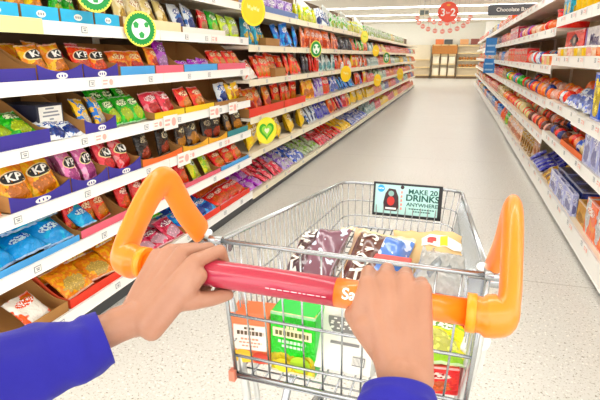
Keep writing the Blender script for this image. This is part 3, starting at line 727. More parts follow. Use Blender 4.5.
b = gift('R', 5.14, N2, .74, .225, .14, P['redbox'], plain('e83a14', .4), 'large bright red chocolate box with dark emblem on second shelf right', .11)
tm = MB(); disc(tm, lambda x, z: (.02 + x, -.003, .14 + z), .11, .05, 0); disc(tm, lambda x, z: (.03 + x, -.005, .14 + z), .05, .028, 1)
ob('emblem', tm.mesh('emblem', [plain('3a2438', .5), P['gold']]), b)
run('R', N2, 3.3, 4.1, 6, ['rose', 'salmon', 'peach', 'cream'], 'jar', .075, 'small jar', u2, inset=.0, w=.085)
run('R', N2, 4.12, 5.35, 9, ['rose', 'bigyellow', 'peach', 'cream', 'salmon'], 'jar', .08, 'little jar', u2, inset=.0, w=.09)
run('R', N2, 3.2, 3.75, 2, 'redorange', 'tub', .17, 'red orange tub', u2, inset=.13, w=.2)
b = gift('R', 3.70, N3, .2, .30, .16, P['starblue'], P['starblue'], 'tall blue box with yellow stars standing on third shelf right', .015)
sm = MB()
for (sx_, sz) in ((-.03, .24), (.035, .19), (-.035, .13), (.03, .075)):
    disc(sm, lambda x, z, sx_=sx_, sz=sz: (sx_ + x, -.003, sz + z), .042, .036, 0, n=16, wave=-.5)
ob('star_print', sm.mesh('star_print', plain('f8e234', .4)), b)
sm2 = MB()
for (sx_, sz) in ((.04, .24), (.11, .18), (.05, .12), (.11, .06)):
    disc(sm2, lambda x, z, sx_=sx_, sz=sz: (.102, sx_ + x, sz + z), .036, .036, 0, n=16, wave=-.5)
    disc(sm2, lambda x, z, sx_=sx_, sz=sz: (-.102, sx_ - x, sz + z), .036, .036, 0, n=16, wave=-.5)
ob('star_print', sm2.mesh('star_print', plain('f8e234', .4)), b)
run('R', N3, 3.0, 3.58, 3, 'starblue', 'gift_box', .28, 'blue starry box', u3, t=.16, inset=.02)
run('R', N3, 3.84, 4.75, 5, 'bluewhite', 'sweet_bag', .17, 'blue and white sweet bag', u3, lie=True, inset=.02, rows=3, rowdz=.035, w=.2, t=.08)
run('R', N3, 4.78, 5.35, 5, ['rose', 'salmon', 'orange', 'whiteblue', 'redorange'], 'wrapped_egg', .12, 'wrapped egg', u3, rows=2, inset=.02, t=.12, w=.115)
run('R', N3, 4.78, 5.35, 4, ['redorange', 'red', 'salmon'], 'wrapped_egg', .14, 'rear egg', 'on third shelf, near right', inset=.28, w=.13, dz=.05)
b = None
run('R', N4, 3.05, 3.83, 4, 'lavender', 'carton', .27, 'lavender tall carton', u4, t=.2, inset=.0)
tray('R', N4, 3.85, 4.62, .36, .17, .04, M_LIPO, 'orange fronted tray of assorted wrapped eggs on fourth shelf right', 'trays on the right shelves', card=plain('c0602c', .7))
run('R', N4, 3.88, 4.6, 6, ['multi', 'red', 'orange', 'cream', 'midblue', 'salmon', 'bluewhite'], 'wrapped_egg', .12, 'wrapped egg', 'in orange tray, fourth shelf', w=.11, rows=2, inset=.04, t=.12, dz=.006, rowdz=.06)
run('R', N4, 4.65, 5.38, 6, ['brown', 'navy', 'brown', 'red', 'brown'], 'wrapped_egg', .11, 'wrapped egg', u4, rows=3, inset=.02, t=.11, rowdz=.05)
for i, y in enumerate((2.95, 3.22, 3.49)):
    gift('R', y, NBt, .255, .24, .3, P['orangebox'], P['orangebox'], f'orange and white box on bottom shelf right, {ORD[i]} from near end', .04)
run('R', NBt, 3.64, 3.9, 1, 'paper', 'carton', .15, 'plain brown box', 'beside the orange boxes, bottom right', t=.2)
run('R', NBt, 3.92, 4.85, 3, 'lavender', 'gift_box', .17, 'lavender fronted box', u5, t=.04, inset=.02)
run('R', NBt, 3.92, 4.85, 3, 'navy', 'gift_box', .19, 'dark navy box', u5, t=.28, inset=.075)
run('R', NBt, 4.87, 5.36, 3, 'gold', 'sweet_bag', .17, 'golden brown sweet bag', u5, lie=True, rows=2, inset=.02)
g1, g2, g3, g4, g5, g6 = [f'on the {q} shelf, farther right' for q in ('top', 'second', 'third', 'fourth', 'fifth', 'bottom')]
run('R', G1, 5.6, 7.5, 9, 'peach', 'carton', .05, 'pale box', g1, t=.15)
run('R', G1, 7.6, 10.5, 12, 'rose', 'carton', .06, 'pale pink box', g1, t=.15)
run('R', G2, 5.5, 6.0, 1, 'red', 'tub', .19, 'big red tub', g2, w=.3)
run('R', G2, 6.05, 7.6, 9, ['rose', 'salmon', 'peach', 'red'], 'wrapped_egg', .14, 'egg', g2, rows=2, inset=.02, t=.13)
run('R', G2, 7.65, 9.2, 8, ['red', 'redorange', 'rose', 'purple'], 'wrapped_egg', .18, 'tall egg', g2, rows=2, inset=.03, t=.15)
run('R', G2, 9.25, 10.5, 6, 'purplered', 'carton', .22, 'purple red box', g2, t=.15)
run('R', G3, 5.5, 6.3, 5, ['peach', 'rose', 'cream', 'salmon'], 'jar', .11, 'jar', g3, rows=2, inset=.02, t=.15)
run('R', G3, 6.35, 6.9, 4, ['indigo', 'whiteblue', 'red'], 'wrapped_egg', .16, 'egg', g3, rows=2, inset=.02, t=.17)
run('R', G3, 6.95, 7.7, 5, ['whiteblue', 'red', 'redorange', 'rose'], 'wrapped_egg', .15, 'round egg', g3, rows=2, inset=.02, t=.17)
run('R', G3, 7.75, 9.4, 9, 'red', 'carton', .2, 'red box', g3, t=.15)
run('R', G3, 9.45, 10.5, 6, 'redorange', 'carton', .22, 'red orange box', g3, t=.15)
run('R', G4, 5.45, 5.95, 4, ['rose', 'salmon', 'orange', 'navy'], 'wrapped_egg', .14, 'large egg', g4, rows=2, inset=.02, t=.16, rowdz=.03)
run('R', G4, 5.97, 6.6, 5, ['navy', 'orange', 'redorange', 'rose'], 'wrapped_egg', .14, 'egg', g4, rows=2, inset=.02, t=.15, rowdz=.03)
run('R', G4, 6.62, 8.2, 10, ['orange', 'red', 'navy', 'brown', 'green', 'salmon'], 'wrapped_egg', .15, 'farther egg', g4, rows=2, inset=.02, t=.16, rowdz=.03)
run('R', G4, 8.22, 10.5, 12, ['teal', 'green', 'red', 'bigyellow', 'orange', 'purple'], 'wrapped_egg', .16, 'farthest egg', g4, rows=1, inset=.02, t=.16)
run('R', G5, 5.45, 6.5, 8, ['brown', 'rose', 'brown', 'red', 'salmon'], 'wrapped_egg', .13, 'egg', g5, rows=2, inset=.02, t=.13, rowdz=.03)
run('R', G5, 6.52, 7.6, 8, ['rose', 'cream', 'brown', 'redorange'], 'wrapped_egg', .13, 'farther egg', g5, rows=2, inset=.02, t=.15, rowdz=.03)
run('R', G5, 7.62, 10.5, 15, ['redorange', 'red', 'orange', 'salmon', 'cream'], 'wrapped_egg', .15, 'farthest egg', g5, rows=2, inset=.02, t=.15, rowdz=.03)
run('R', NBt, 5.45, 6.2, 5, 'indigo', 'sweet_bag', .19, 'royal blue sweet bag', g6, rows=2, inset=.02, lie=True)
run('R', NBt, 6.25, 7.3, 4, 'peach', 'carton', .2, 'peach box', g6, t=.03, inset=.1)
for i, y in enumerate((6.4, 6.75, 7.1)):  # open gold frames set upright in front of the peach boxes
    loc, rz = place('R', y, NBt, .03)
    m = MB(); m.box(-.1, .1, 0, .02, 0, .03).box(-.1, .1, 0, .02, .19, .22).box(-.1, -.07, 0, .02, .03, .19).box(.07, .1, 0, .02, .03, .19)
    fr = ob('gift_frame', m.mesh('gift_frame', P['gold']), None, (loc[0], loc[1], loc[2] + .004), (-.1, 0, rz), f'gold open gift frame on bottom shelf right, {ORD[i]} from near end', 'stand', 'gold frames on the bottom shelf')
run('R', NBt, 7.35, 9.0, 9, 'peach', 'sweet_bag', .2, 'peach sweet bag', g6, rows=1, inset=.02)
run('R', NBt, 9.05, 9.6, 3, 'green', 'sweet_bag', .2, 'green sweet bag', g6, rows=1, inset=.02)
run('R', NBt, 9.65, 10.5, 4, 'redorange', 'sweet_bag', .2, 'orange sweet bag', g6, rows=1, inset=.02)
far_stuff('R', 'snack_carton', RF + [NBt], 10.55, 24.5, ['red', 'rose', 'redorange', 'peach', 'gold', 'brown', 'whiteblue', 'salmon', 'midblue', 'cream'], 'jumbled boxes and packets on the far end of the right shelves', 'boxes', True)
# ------------------------------------------------------------------ signs
def wobbler(y, z, r, label, style, x=XL + .062, yaw=.5):
    """round promotional card on a clear strip clipped to a price rail"""
    root = ob('shelf_sign', None, None, (x, y, z), (0, 0, PI / 2 - yaw), label, 'shelf sign', 'round shelf signs')
    fn = lambda o: (lambda a, b: (a, o, b))
    def card(rx, hexc, o, name, wave=0, n=40, oval=1.0, cx=0, cz=0, parent=root):
        m = MB(); pts = []
        for k in range(n):
            t = 2 * PI * k / n; q = 1 + (wave if k % 2 else 0); pts.append((cx + rx * oval * q * math.cos(t), cz + rx * q * math.sin(t)))
        m.prism(pts, lambda p, k: (p[0], o - .0012 * (1 - k), p[1]))
        return ob(name, m.mesh(name, plain(hexc, .4)), parent)
    ob('clip_strip', MB().box(-.012 - r * .9, -r * .6, -.001, .001, -r * .25, r * .25).mesh('clip_strip', plain('f2a428', .4)), root)
    if style == 'ball':
        c = card(r, 'f4ee58', 0, 'card'); card(r * .93, '0f8f3e', -.002, 'printed_ring', -.09, 60, parent=c)
        b = card(r * .58, 'f2f8ee', -.004, 'ball', parent=c)
        for (px, pz, q) in ((-.3, .22, .19), (.36, .24, .16), (.02, -.34, .19)):
            m = MB(); n0 = 5
            m.prism([(r * px + r * q * math.sin(2 * PI * k / n0), r * pz + r * q * 1.1 * math.cos(2 * PI * k / n0)) for k in range(n0)], lambda p, k: (p[0], -.0064 + .001 * k, p[1]))
            ob('ball_patch', m.mesh('ball_patch', plain('2c9e4c', .4)), c)
    elif style == 'heart':
        c = card(r, 'f2ee3c', 0, 'card')
        for q, hx_, o in ((1.0, '3cb428', -.002), (.7, '9ce048', -.0035), (.34, 'f4f8d0', -.005)):
            pts = []
            for k in range(36):
                t = 2 * PI * k / 36
                pts.append((r * q * .68 * math.sin(t) ** 3 * 1.05, r * q * .05 * (13 * math.cos(t) - 5 * math.cos(2 * t) - 2 * math.cos(3 * t) - math.cos(4 * t)) * .9))
            ob('heart', MB().prism(pts, lambda p, k: (p[0], o - .001 * (1 - k), p[1])).mesh('heart', plain(hx_, .4)), c)
    else:
        c = card(r, 'ffe028', 0, 'card'); card(r * .84, 'ffd024' if style == 'sun' else 'f0f060', -.002, 'printed_disc', parent=c)
        m = MB()
        for k, (a, b) in enumerate(((-.5, .1), (-.25, -.02), (0, .02), (.25, -.06))):
            m.prism([(r * a, r * b), (r * (a + .2), r * (b - .05)), (r * (a + .24), r * (b + .2)), (r * (a + .1), r * (b + .1)), (r * (a + .02), r * (b + .26))], lambda p, k: (p[0], -.0045 + .001 * k, p[1]))
        ob('printed_squiggle', m.mesh('printed_squiggle', plain('fff0a0', .4) if style == 'sun' else plain('b8d020', .4)), c)
    return root
wobbler(2.39, 1.435, .088, 'green and yellow round sign with a soccer ball, on second shelf left', 'ball')
wobbler(2.05, 1.575, .085, 'green round sign with a soccer ball, hanging at the top left edge', 'ball')
wobbler(3.97, 1.655, .125, 'yellow round sign hanging from the top shelf on the left', 'sun')
wobbler(5.91, 1.379, .095, 'green soccer ball sign below the salmon pink bags', 'ball')
wobbler(4.22, .655, .12, 'yellow round sign with a green heart before the big yellow bags', 'heart')
wobbler(7.66, 1.04, .12, 'plain yellow round sign on the third shelf of the farther left bays', 'sun')
wobbler(9.2, 1.62, .105, 'pale lime round sign on the top shelf, far left side', 'lime')
wobbler(10.6, 1.40, .11, 'small yellow round sign below the lime one, far left side', 'sun')
wobbler(12.3, 1.26, .13, 'small green soccer ball sign at the far end of the left side', 'ball')
wobbler(15.6, .78, .17, 'small yellow round sign low at the far end of the left side', 'sun')
wobbler(11.0, .80, .13, 'yellow round sign on a low shelf, far left side', 'sun')
# blue cards standing out from the right shelves
for i, (z0, z1, nm) in enumerate(((1.32, 1.72, 'upper'), (.90, 1.24, 'lower'))):
    r = ob('shelf_flag', MB().box(-.13, .13, -.004, .004, z0, z1).mesh('shelf_flag', plain('2f86d8', .4)), None, (XR - .1, 13.4, 0), (0, 0, -.35), f'blue card flag sticking out of the far right shelves, {nm} one', 'shelf sign')
    for dz_ in (.06, .2): ob('printed_bar', MB().box(-.10, .09, -.006, -.003, z0 + dz_, z0 + dz_ + .04).mesh('printed_bar', plain('a8d0f4', .4)), r)
# hanging aisle sign
r = ob('hanging_sign', None, None, (.50, 10.0, 2.08), (0, 0, 0), 'dark grey hanging aisle sign with white lettering over the right shelves', 'hanging sign')
pts = []
for cx, cz, a0 in ((.95, .05, 0), (-.0, .05, 90), (-.0, -.05, 180), (.95, -.05, 270)):
    for k in range(5):
        t = math.radians(a0 + 90 * k / 4); pts.append((cx + .04 * math.cos(t), cz + .04 * math.sin(t)))
ob('board', MB().prism(pts, lambda p, k: (p[0], -.015 + .03 * k, p[1])).mesh('board', plain('4a4c52', .5)), r)
tm = MB(); add_text(tm, 'Chocolate Bars', .09, lambda x, z: (.38 + x, -.017, z), 0, bold=.002)
ob('lettering', tm.mesh('lettering', M_WHITE), r)
for x in (.1, .85): ob('hanger', MB().tube([(x, 0, .08), (x, 0, CEIL - 2.04)], .004, 6).mesh('hanger', M_METAL), r)
# 3 for 2 sign and its garland of discs
M_SAL = plain('f0553c', .5); M_SALP = plain('f49a86', .5)
r = ob('hanging_sign', None, None, (-.373, 17.0, 2.60), (0, 0, .1), 'large round red offer sign reading 3 for 2, hanging over the aisle', 'hanging sign')
def disc_mesh(rad, th=.02): return MB().prism([(rad * math.cos(2 * PI * k / 36), rad * math.sin(2 * PI * k / 36)) for k in range(36)], lambda p, k: (p[0], -th + th * k, p[1]))
ob('board', disc_mesh(.30).mesh('board', M_SAL), r)
tm = MB(); add_text(tm, '3', .30, lambda x, z: (-.15 + x, -.022, z - .02), 0, bold=.02); add_text(tm, '2', .30, lambda x, z: (.15 + x, -.022, z - .02), 0, bold=.02); add_text(tm, 'for', .10, lambda x, z: (x, -.022, z - .02), 0, bold=.01)
ob('lettering', tm.mesh('lettering', M_WHITE), r)
tm = MB(); disc(tm, lambda x, z: (x, -.022, .2 + z), .06, .03, 0)
ob('printed_mark', tm.mesh('printed_mark', plain('f8b040', .5)), r)
ob('hanger', MB().tube([(0, 0, .3), (0, 0, .6)], .005, 6).mesh('hanger', M_METAL), r)
k = 0
small = disc_mesh(.072, .01).mesh('board', M_SALP)
txtm = MB(); add_text(txtm, '3for2', .06, lambda x, z: (x, -.012, z), 0, bold=.01); txt_me = txtm.mesh('lettering', M_WHITE)
spots = []
for i in range(11):
    t = PI * (1.04 + .92 * i / 10); spots.append((-.50 + .80 * math.cos(t), 2.50 + .46 * math.sin(t)))
for i in range(6):
    t = PI * (1.18 + .64 * i / 5); spots.append((-.48 + .52 * math.cos(t), 2.52 + .24 * math.sin(t)))
for i, (x, z) in enumerate(spots):
    if i < 11: lab = f'small round red offer disc in the lower garland, {ORD[i]} from the left'
    else: lab = f'small round red offer disc in the upper garland, {ORD[i - 11]} from the left'
    o = ob('offer_disc', small, None, (x, 17.08 + .03 * (i % 3), z), (0, 0, .1 * ((i % 3) - 1)), lab, 'hanging sign', 'round offer discs hanging over the aisle')
    ob('lettering', txt_me, o)
    ob('hanger', MB().tube([(0, 0, .07), (0, 0, CEIL - z)], .0018, 5).mesh('hanger', M_METAL), o)
r = ob('hanging_sign', MB().box(-.16, .16, -.01, .01, -.1, .1).mesh('hanging_sign', plain('e8dcc0', .5)), None, (-1.08, 17.0, 2.6), (0, 0, 0), 'small cream hanging placard left of the red 3 for 2 sign', 'hanging sign')
ob('printed_picture', MB().box(-.13, .0, -.012, -.009, -.07, .07, 0).box(.02, .13, -.012, -.009, -.06, .06, 0).mesh('printed_picture', plain('6a7470', .5)), r)
ob('hanger', MB().tube([(0, 0, .1), (0, 0, .6)], .004, 5).mesh('hanger', M_METAL), r)
# ------------------------------------------------------------------ shelving along the back wall
M_WOOD = plain('e4c890', .6, name='pale_wood'); M_WOODD = plain('6a5238', .6); M_BREAD = plain('b87838', .8, var=.2); M_CREAM = plain('ece0c4', .6)
def back_unit(x0, x1, label, shelves, posts, header):
    r = ob('display_unit', None, None, ((x0 + x1) / 2, 32.3, 0), (0, 0, 0), label, 'display unit'); w = (x1 - x0) / 2
    ob('back_panel', MB().box(-w, w, .4, .44, 0, 1.95).mesh('back_panel', M_CREAM), r)
    ob('base', MB().box(-w, w, -.1, .4, 0, .14).mesh('base', M_WOODD), r)
    for z in shelves: ob('shelf', MB().box(-w, w, -.08, .4, z, z + .06).mesh('shelf', M_WOOD), r)
    for x in posts: ob('post', MB().box(x * w - .035, x * w + .035, -.08, .0, .1, 1.95 if header else 1.5).mesh('post', M_WOODD), r)
    if header: ob('header', MB().box(-w, w, -.10, -.082, 1.42, 1.9).mesh('header', M_BREAD), r)
    return r
back_unit(-1.45, .0, 'wooden display unit with brown header at the end of the aisle, left one', (.14, .80, 1.32, 1.9), (-.96, -.3, .3, .96), True)
for i, (x, z) in enumerate(((-1.18, .2), (-.72, .2), (-.27, .2), (-1.18, .86), (-.72, .86), (-.27, .86))):
    ob('carton', carton_mesh(.34, .40, .3, [M_CREAM, M_CREAM]), None, (x, 32.24, z + .003), (0, 0, 0), f'pale cream box on the {"lower" if i < 3 else "upper"} shelf of back display unit, {ORD[i % 3]} from left', 'box', 'cream boxes on the back display unit')
back_unit(.05, 1.4, 'wooden bread display unit at the end of the aisle, right one', (.14, .62, 1.02, 1.42, 1.85), (), False)
for s, z in enumerate((.68, 1.08)):
    for i in range(6):
        m = MB(); m.lathe([(.03, 0), (.09, .03), (.1, .09), (.08, .14), (.02, .16)], 12)
        ob('bread_loaf', m.mesh('bread_loaf', M_BREAD), None, (.2 + i * .21, 32.4, z + .002), (0, 0, 0), f'brown loaf on the {["lower", "upper"][s]} shelf of the bread unit, {ORD[i]} from left', 'bread', 'loaves on the bread display unit')
back_unit(-3.6, -1.55, 'long pale display unit against the back wall, beyond the left shelves', (.14, .6, 1.05), (), False)
for i, (x, h1, c1) in enumerate(((-1.05, .3, 'e07840'), (-.55, .28, '50504c'), (.35, .3, 'dca068'), (.95, .32, '8a4a3c'))):
    ob('header_sign', MB().box(-.24, .24, 0, .04, 0, h1).mesh('header_sign', plain(c1, .6)), None, (x, 32.3, 1.96 if x < 0 else 1.95), (0, 0, 0), f'small picture board on top of the back display units, {ORD[i]} from left', 'sign')
# ------------------------------------------------------------------ shopping trolley
TR = ob('shopping_trolley', None, None, (-.206, .632, 0), (0, 0, -math.radians(2.3)), 'silver wire shopping trolley with orange handle grips and a pink handle sleeve', 'shopping trolley')
DX = .028
def catmull(pts, n=6):
    P_ = [Vector(p) for p in pts]; out = []
    for i in range(len(P_) - 1):
        p0, p1, p2, p3 = P_[max(i - 1, 0)], P_[i], P_[i + 1], P_[min(i + 2, len(P_) - 1)]
        for k in range(n):
            t = k / n
            out.append(.5 * ((2 * p1) + (p2 - p0) * t + (2 * p0 - 5 * p1 + 4 * p2 - p3) * t * t + (3 * p1 - p0 - 3 * p2 + p3) * t ** 3))
    out.append(P_[-1]); return out
def lerp(a, b, t): return a + (b - a) * t
def corner(s):
    wr, yr, zr = lerp(.232, .25, s), lerp(.215, .20, s), lerp(.635, .95, s)
    wf, yf, zf = lerp(.165, .187, s), lerp(.90, .945, s), lerp(.765, .90, s)
    return wr, yr, zr, wf, yf, zf
def hoop(s, nc=5, rad=.05):
    wr, yr, zr, wf, yf, zf = corner(s)
    q = [Vector((DX - wr, yr, zr)), Vector((DX - wf, yf, zf)), Vector((DX + wf, yf, zf)), Vector((DX + wr, yr, zr))]
    out = [q[0]]
    for i in (1, 2):
        a = q[i] + (q[i - 1] - q[i]).normalized() * rad; b = q[i] + (q[i + 1] - q[i]).normalized() * rad
        for k in range(nc + 1):
            t = k / nc; out.append(a * (1 - t) ** 2 + q[i] * 2 * t * (1 - t) + b * t * t)
    out.append(q[3]); return out
def resample(p, n):
    L = [0]
    for a, b in zip(p, p[1:]): L.append(L[-1] + (b - a).length)
    out = []; j = 0
    for i in range(n + 1):
        d = L[-1] * i / n
        while j < len(L) - 2 and L[j + 1] < d: j += 1
        out.append(p[j].lerp(p[j + 1], (d - L[j]) / max(1e-9, L[j + 1] - L[j])))
    return out
NV = 76
top_, bot_ = resample(hoop(1), NV), resample(hoop(0), NV)
def seg_of(i):
    return 'side_panel' if i < NV * .40 else ('front_panel' if i <= NV * .60 else 'side_panel.r')
panels = {}
for i in range(1, NV):
    m = panels.setdefault(seg_of(i), MB())
    a, b = top_[i], bot_[i]
    m.tube([a, b.lerp(a, .04), b + Vector((0, 0, -.001))], .0017, 5)
for s in (.26, .60):
    h = resample(hoop(s), NV)
    for nm, a, b in (('side_panel', 0, int(NV * .40)), ('front_panel', int(NV * .40), int(NV * .60) + 1), ('side_panel.r', int(NV * .60) + 1, NV)):
        panels[nm].tube(h[a:b + 1], .0021, 6)
for nm, m in panels.items(): ob(nm.split('.')[0], m.mesh(nm.split('.')[0], M_METAL), TR)
ob('basket_rim', MB().tube(hoop(1), .0052, 10).tube(hoop(0), .0042, 8).mesh('basket_rim', M_METAL), TR)
# basket floor
m = MB(); hb = hoop(0); wr, yr, zr, wf, yf, zf = corner(0)
def floor_pt(u, v): return Vector((DX + lerp(wr, wf, v) * u, lerp(yr, yf, v), lerp(zr, zf, v) + .001))
for i in range(1, 15): u = -1 + 2 * i / 15; m.tube([floor_pt(u, 0), floor_pt(u, 1)], .0022, 5)
for j in range(0, 22): v = j / 22; m.tube([floor_pt(-1, v) - Vector((0, 0, .004)), floor_pt(1, v) - Vector((0, 0, .004))], .0022, 5)
ob('basket_floor', m.mesh('basket_floor', M_METAL), TR)
# rear gate
m = MB(); wrt, yrt, zrt = corner(1)[:3]
def gate_pt(u, s): return Vector((DX + lerp(wr, wrt, s) * u, lerp(yr, yrt, s), lerp(zr, zrt, s)))
m.tube([gate_pt(-1, 0), gate_pt(-1, 1)], .0045, 8).tube([gate_pt(1, 0), gate_pt(1, 1)], .0045, 8)
m.tube([gate_pt(-1.02, 1), gate_pt(1.02, 1)], .0048, 10).tube([gate_pt(-1, .02), gate_pt(1, .02)], .005, 8)
for s in (.17, .48): m.tube([gate_pt(-1, s), gate_pt(1, s)], .0034, 7)
for i in range(1, 12): u = -1 + 2 * i / 12; m.tube([gate_pt(u, 0) + Vector((0, .004, 0)), gate_pt(u, 1) + Vector((0, .004, 0))], .0021, 6)
ob('rear_gate', m.mesh('rear_gate', M_METAL), TR)
for sx in (-1, 1):
    ob('gate_hinge', MB().tube([gate_pt(sx * 1.03 - .0, 1) + Vector((-.014, 0, 0)), gate_pt(sx * 1.03, 1) + Vector((.014, 0, 0))], .0085, 12).mesh('gate_hinge', M_METAL), TR)
    ob('bumper', MB().box(-.007, .007, -.008, .008, -.012, .012).mesh('bumper', plain('c8745c', .5)), TR, gate_pt(sx * 1.02, .02) + Vector((0, -.006, 0)))
    # grip
    g = catmull([(sx * .248, 0, .98), (sx * .276, .0, .98), (sx * .294, .010, .990), (sx * .296, .058, 1.038), (sx * .296, .112, 1.076), (sx * .296, .154, 1.070), (sx * .292, .195, 1.005), (sx * .284, .240, .945)], 7)
    rr = []
    for i in range(len(g)):
        t = i / (len(g) - 1); rr.append(.0235 if i < 5 else .0285 - .002 * abs(t - .5))
    rr[0] = .0225; rr[-1] = .024
    gm = MB().tube(g, rr, 20)
    for i in range(len(g)):
        k_ = lerp(1, .50, max(0, min(1, (i - 6) / 9)))
        for j in range(i * 20, i * 20 + 20): v_ = gm.v[j]; gm.v[j] = (g[i].x + (v_[0] - g[i].x) * k_, v_[1], v_[2])
    gr = ob('handle_grip', gm.mesh('handle_grip', M_ORANGE), TR)
    ob('collar', MB().tube([(sx * .244, 0, .98), (sx * .256, 0, .98)], [.0255, .0255], 20).mesh('collar', plain('ff9412', .36)), gr)
    # steel uprights and chassis
    ob('upright', MB().tube(catmull([(sx * .268, .236, .95), (sx * .270, .252, .90), (DX + sx * .246, .240, .78), (DX + sx * .228, .235, .655), (DX + sx * .212, .22, .45), (DX * .5 + sx * .24, .14, .16)], 5), .0095, 12).tube(catmull([(sx * .262, .268, .93), (DX + sx * .240, .275, .80), (DX + sx * .222, .275, .64), (DX + sx * .205, .26, .40), (DX * .5 + sx * .235, .16, .16)], 5), .0070, 10).mesh('upright', plain('cfd1d0', .3, .7)), TR)
    ob('bracket', MB().tube([(sx * .29 + DX * .5, .238, .925), (sx * .232 + DX * .5, .238, .925)], .012, 12).box(sx * .262 - .014, sx * .262 + .014, .225, .27, .87, .93).mesh('bracket', M_METAL), TR)
    ob('chassis_tube', MB().tube(catmull([(sx * .265, .10, .17), (sx * .262, .3, .155), (sx * .20, .78, .155), (sx * .19, .84, .16)], 4), .0125, 10).tube([(sx * .20, .30, .16), (sx * .16, .62, .70)], .011, 10).mesh('chassis_tube', M_METAL), TR)
    for (x, y) in ((sx * .262, .14), (sx * .192, .82)):
        c = ob('castor', MB().tube([(x, y, .165), (x, y, .13)], .012, 10).box(x - .02, x - .014, y - .05, y + .015, .05, .135).box(x + .014, x + .02, y - .05, y + .015, .05, .135).mesh('castor', M_METAL), TR)
        ob('wheel', MB().tube([(x - .012, y - .03, .0605), (x + .012, y - .03, .0605)], .06, 24).mesh('wheel', plain('38383a', .6)), c)
for x_, y_ in ((.262, .14), (.192, .82)): ob('cross_tube', MB().tube([(-x_, y_, .163), (x_, y_, .163)], .011, 10).mesh('cross_tube', M_METAL), TR)
# handle bar
hbar = ob('handle_bar', MB().tube([(-.25, 0, .98), (.25, 0, .98)], .0178, 24).mesh('handle_bar', plain('fb7a10', .3, Coat_Weight=.3)), TR)
M_PINK = plain('ab243e', .28, var=.05, name='pink_sleeve', Coat_Weight=.5)
sl = ob('handle_sleeve', MB().tube([(-.165, 0, .98), (-.162, 0, .98), (.070, 0, .98)], [.0198, .0208, .0208], 28).mesh('handle_sleeve', M_PINK), TR)
def on_bar(x0, a0, r=.0212):
    return lambda x, y: (x0 + x, -r * math.cos(a0 + y / r), .98 + r * math.sin(a0 + y / r))
m = MB(); rr = random.Random(3)
for a0, xa, xb in ((.02, -.03, .06),):
    x = xa
    while x < xb:
        w = rr.uniform(.004, .012); f = on_bar(x, a0); b = len(m.v)
        for p in ((0, -.0008), (w, -.0008), (w, .0008), (0, .0008)): m.v.append(f(*p))
        m.face((b, b + 1, b + 2, b + 3)); x += w + .0022
ob('small_print', m.mesh('small_print', plain('f4b8bc', .4)), sl)
ce = ob('handle_label', MB().tube([(.070, 0, .98), (.15, 0, .98)], .0207, 28).mesh('handle_label', plain('f8741a', .3, Coat_Weight=.4)), TR)
m = MB(); add_text(m, 'Sa', .022, on_bar(.092, .42, .0213), 0, bold=.02)
ob('lettering', m.mesh('lettering', M_WHITE), ce)
# advertising panel inside the front
AP = ob('advert_panel', None, TR, (.053, .928, .858), (math.radians(-8), 0, math.radians(0)))
w, h = .215, .108
fm = MB().box(-w / 2, w / 2, -.004, .006, -h / 2, -h / 2 + .009).box(-w / 2, w / 2, -.004, .006, h / 2 - .006, h / 2).box(-w / 2, -w / 2 + .006, -.004, .006, -h / 2, h / 2).box(w / 2 - .011, w / 2, -.004, .006, -h / 2, h / 2).box(-w / 2, w / 2, .002, .006, -h / 2, h / 2)
ob('frame', fm.mesh('frame', M_BLACK), AP)
pst = MB().box(-w / 2 + .005, w / 2 - .010, -.002, .002, -h / 2 + .008, h / 2 - .005, 0)
fp = lambda ox, oz, d: (lambda x, z: (ox + x, d, oz + z))
disc(pst, fp(-.083, .034, -.0028), .0115, .0115, 1)
add_text(pst, 'NEW', .008, fp(-.083, .034, -.0032), 2, bold=.02)
# dark rounded pot with red centre
pts = [(-.018, -.036), (.020, -.036), (.026, -.02), (.023, .012), (.013, .034), (-.008, .036), (-.018, .02), (-.024, -.012)]
pst.prism(pts, lambda p, k: (-.05 + p[0], -.0026 - .0008 * k, p[1]), 3)
disc(pst, fp(-.05, -.004, -.0040), .012, .015, 4)
disc(pst, fp(-.05, .020, -.0040), .009, .009, 5)
pst.box(-.066, -.032, -.0042, -.003, -.031, -.025, 2)
disc(pst, fp(-.016, .042, -.0028), .006, .006, 3)
for q in range(5): pst.box(-.020, -.014, -.003, -.002, -.03 + q * .013, -.022 + q * .013, 6)
M_TEALINK = plain('0c5850', .5); M_MINT = plain('b9e3de', .4, var=.02)
for body, sz, zz, bo in (('MAKE 20', .0215, .030, .025), ('DRINKS', .0275, .010, .03), ('ANYWHERE', .0165, -.011, .02)):
    add_text(pst, body, sz, fp(.048, zz, -.0026), 7, bold=bo, sx=1.08)
for zz, a, b in ((-.026, .008, .085), (-.034, .02, .07)):
    x = a
    while x < b: pst.box(x, x + .006, -.0028, -.002, zz, zz + .0035, 7); x += .008
ob('poster', pst.mesh('poster', [M_MINT, plain('18a8e0', .4), M_WHITE, plain('3a2024', .4), plain('c83028', .4), plain('88b0a8', .4), plain('e89a90', .4), M_TEALINK]), AP)

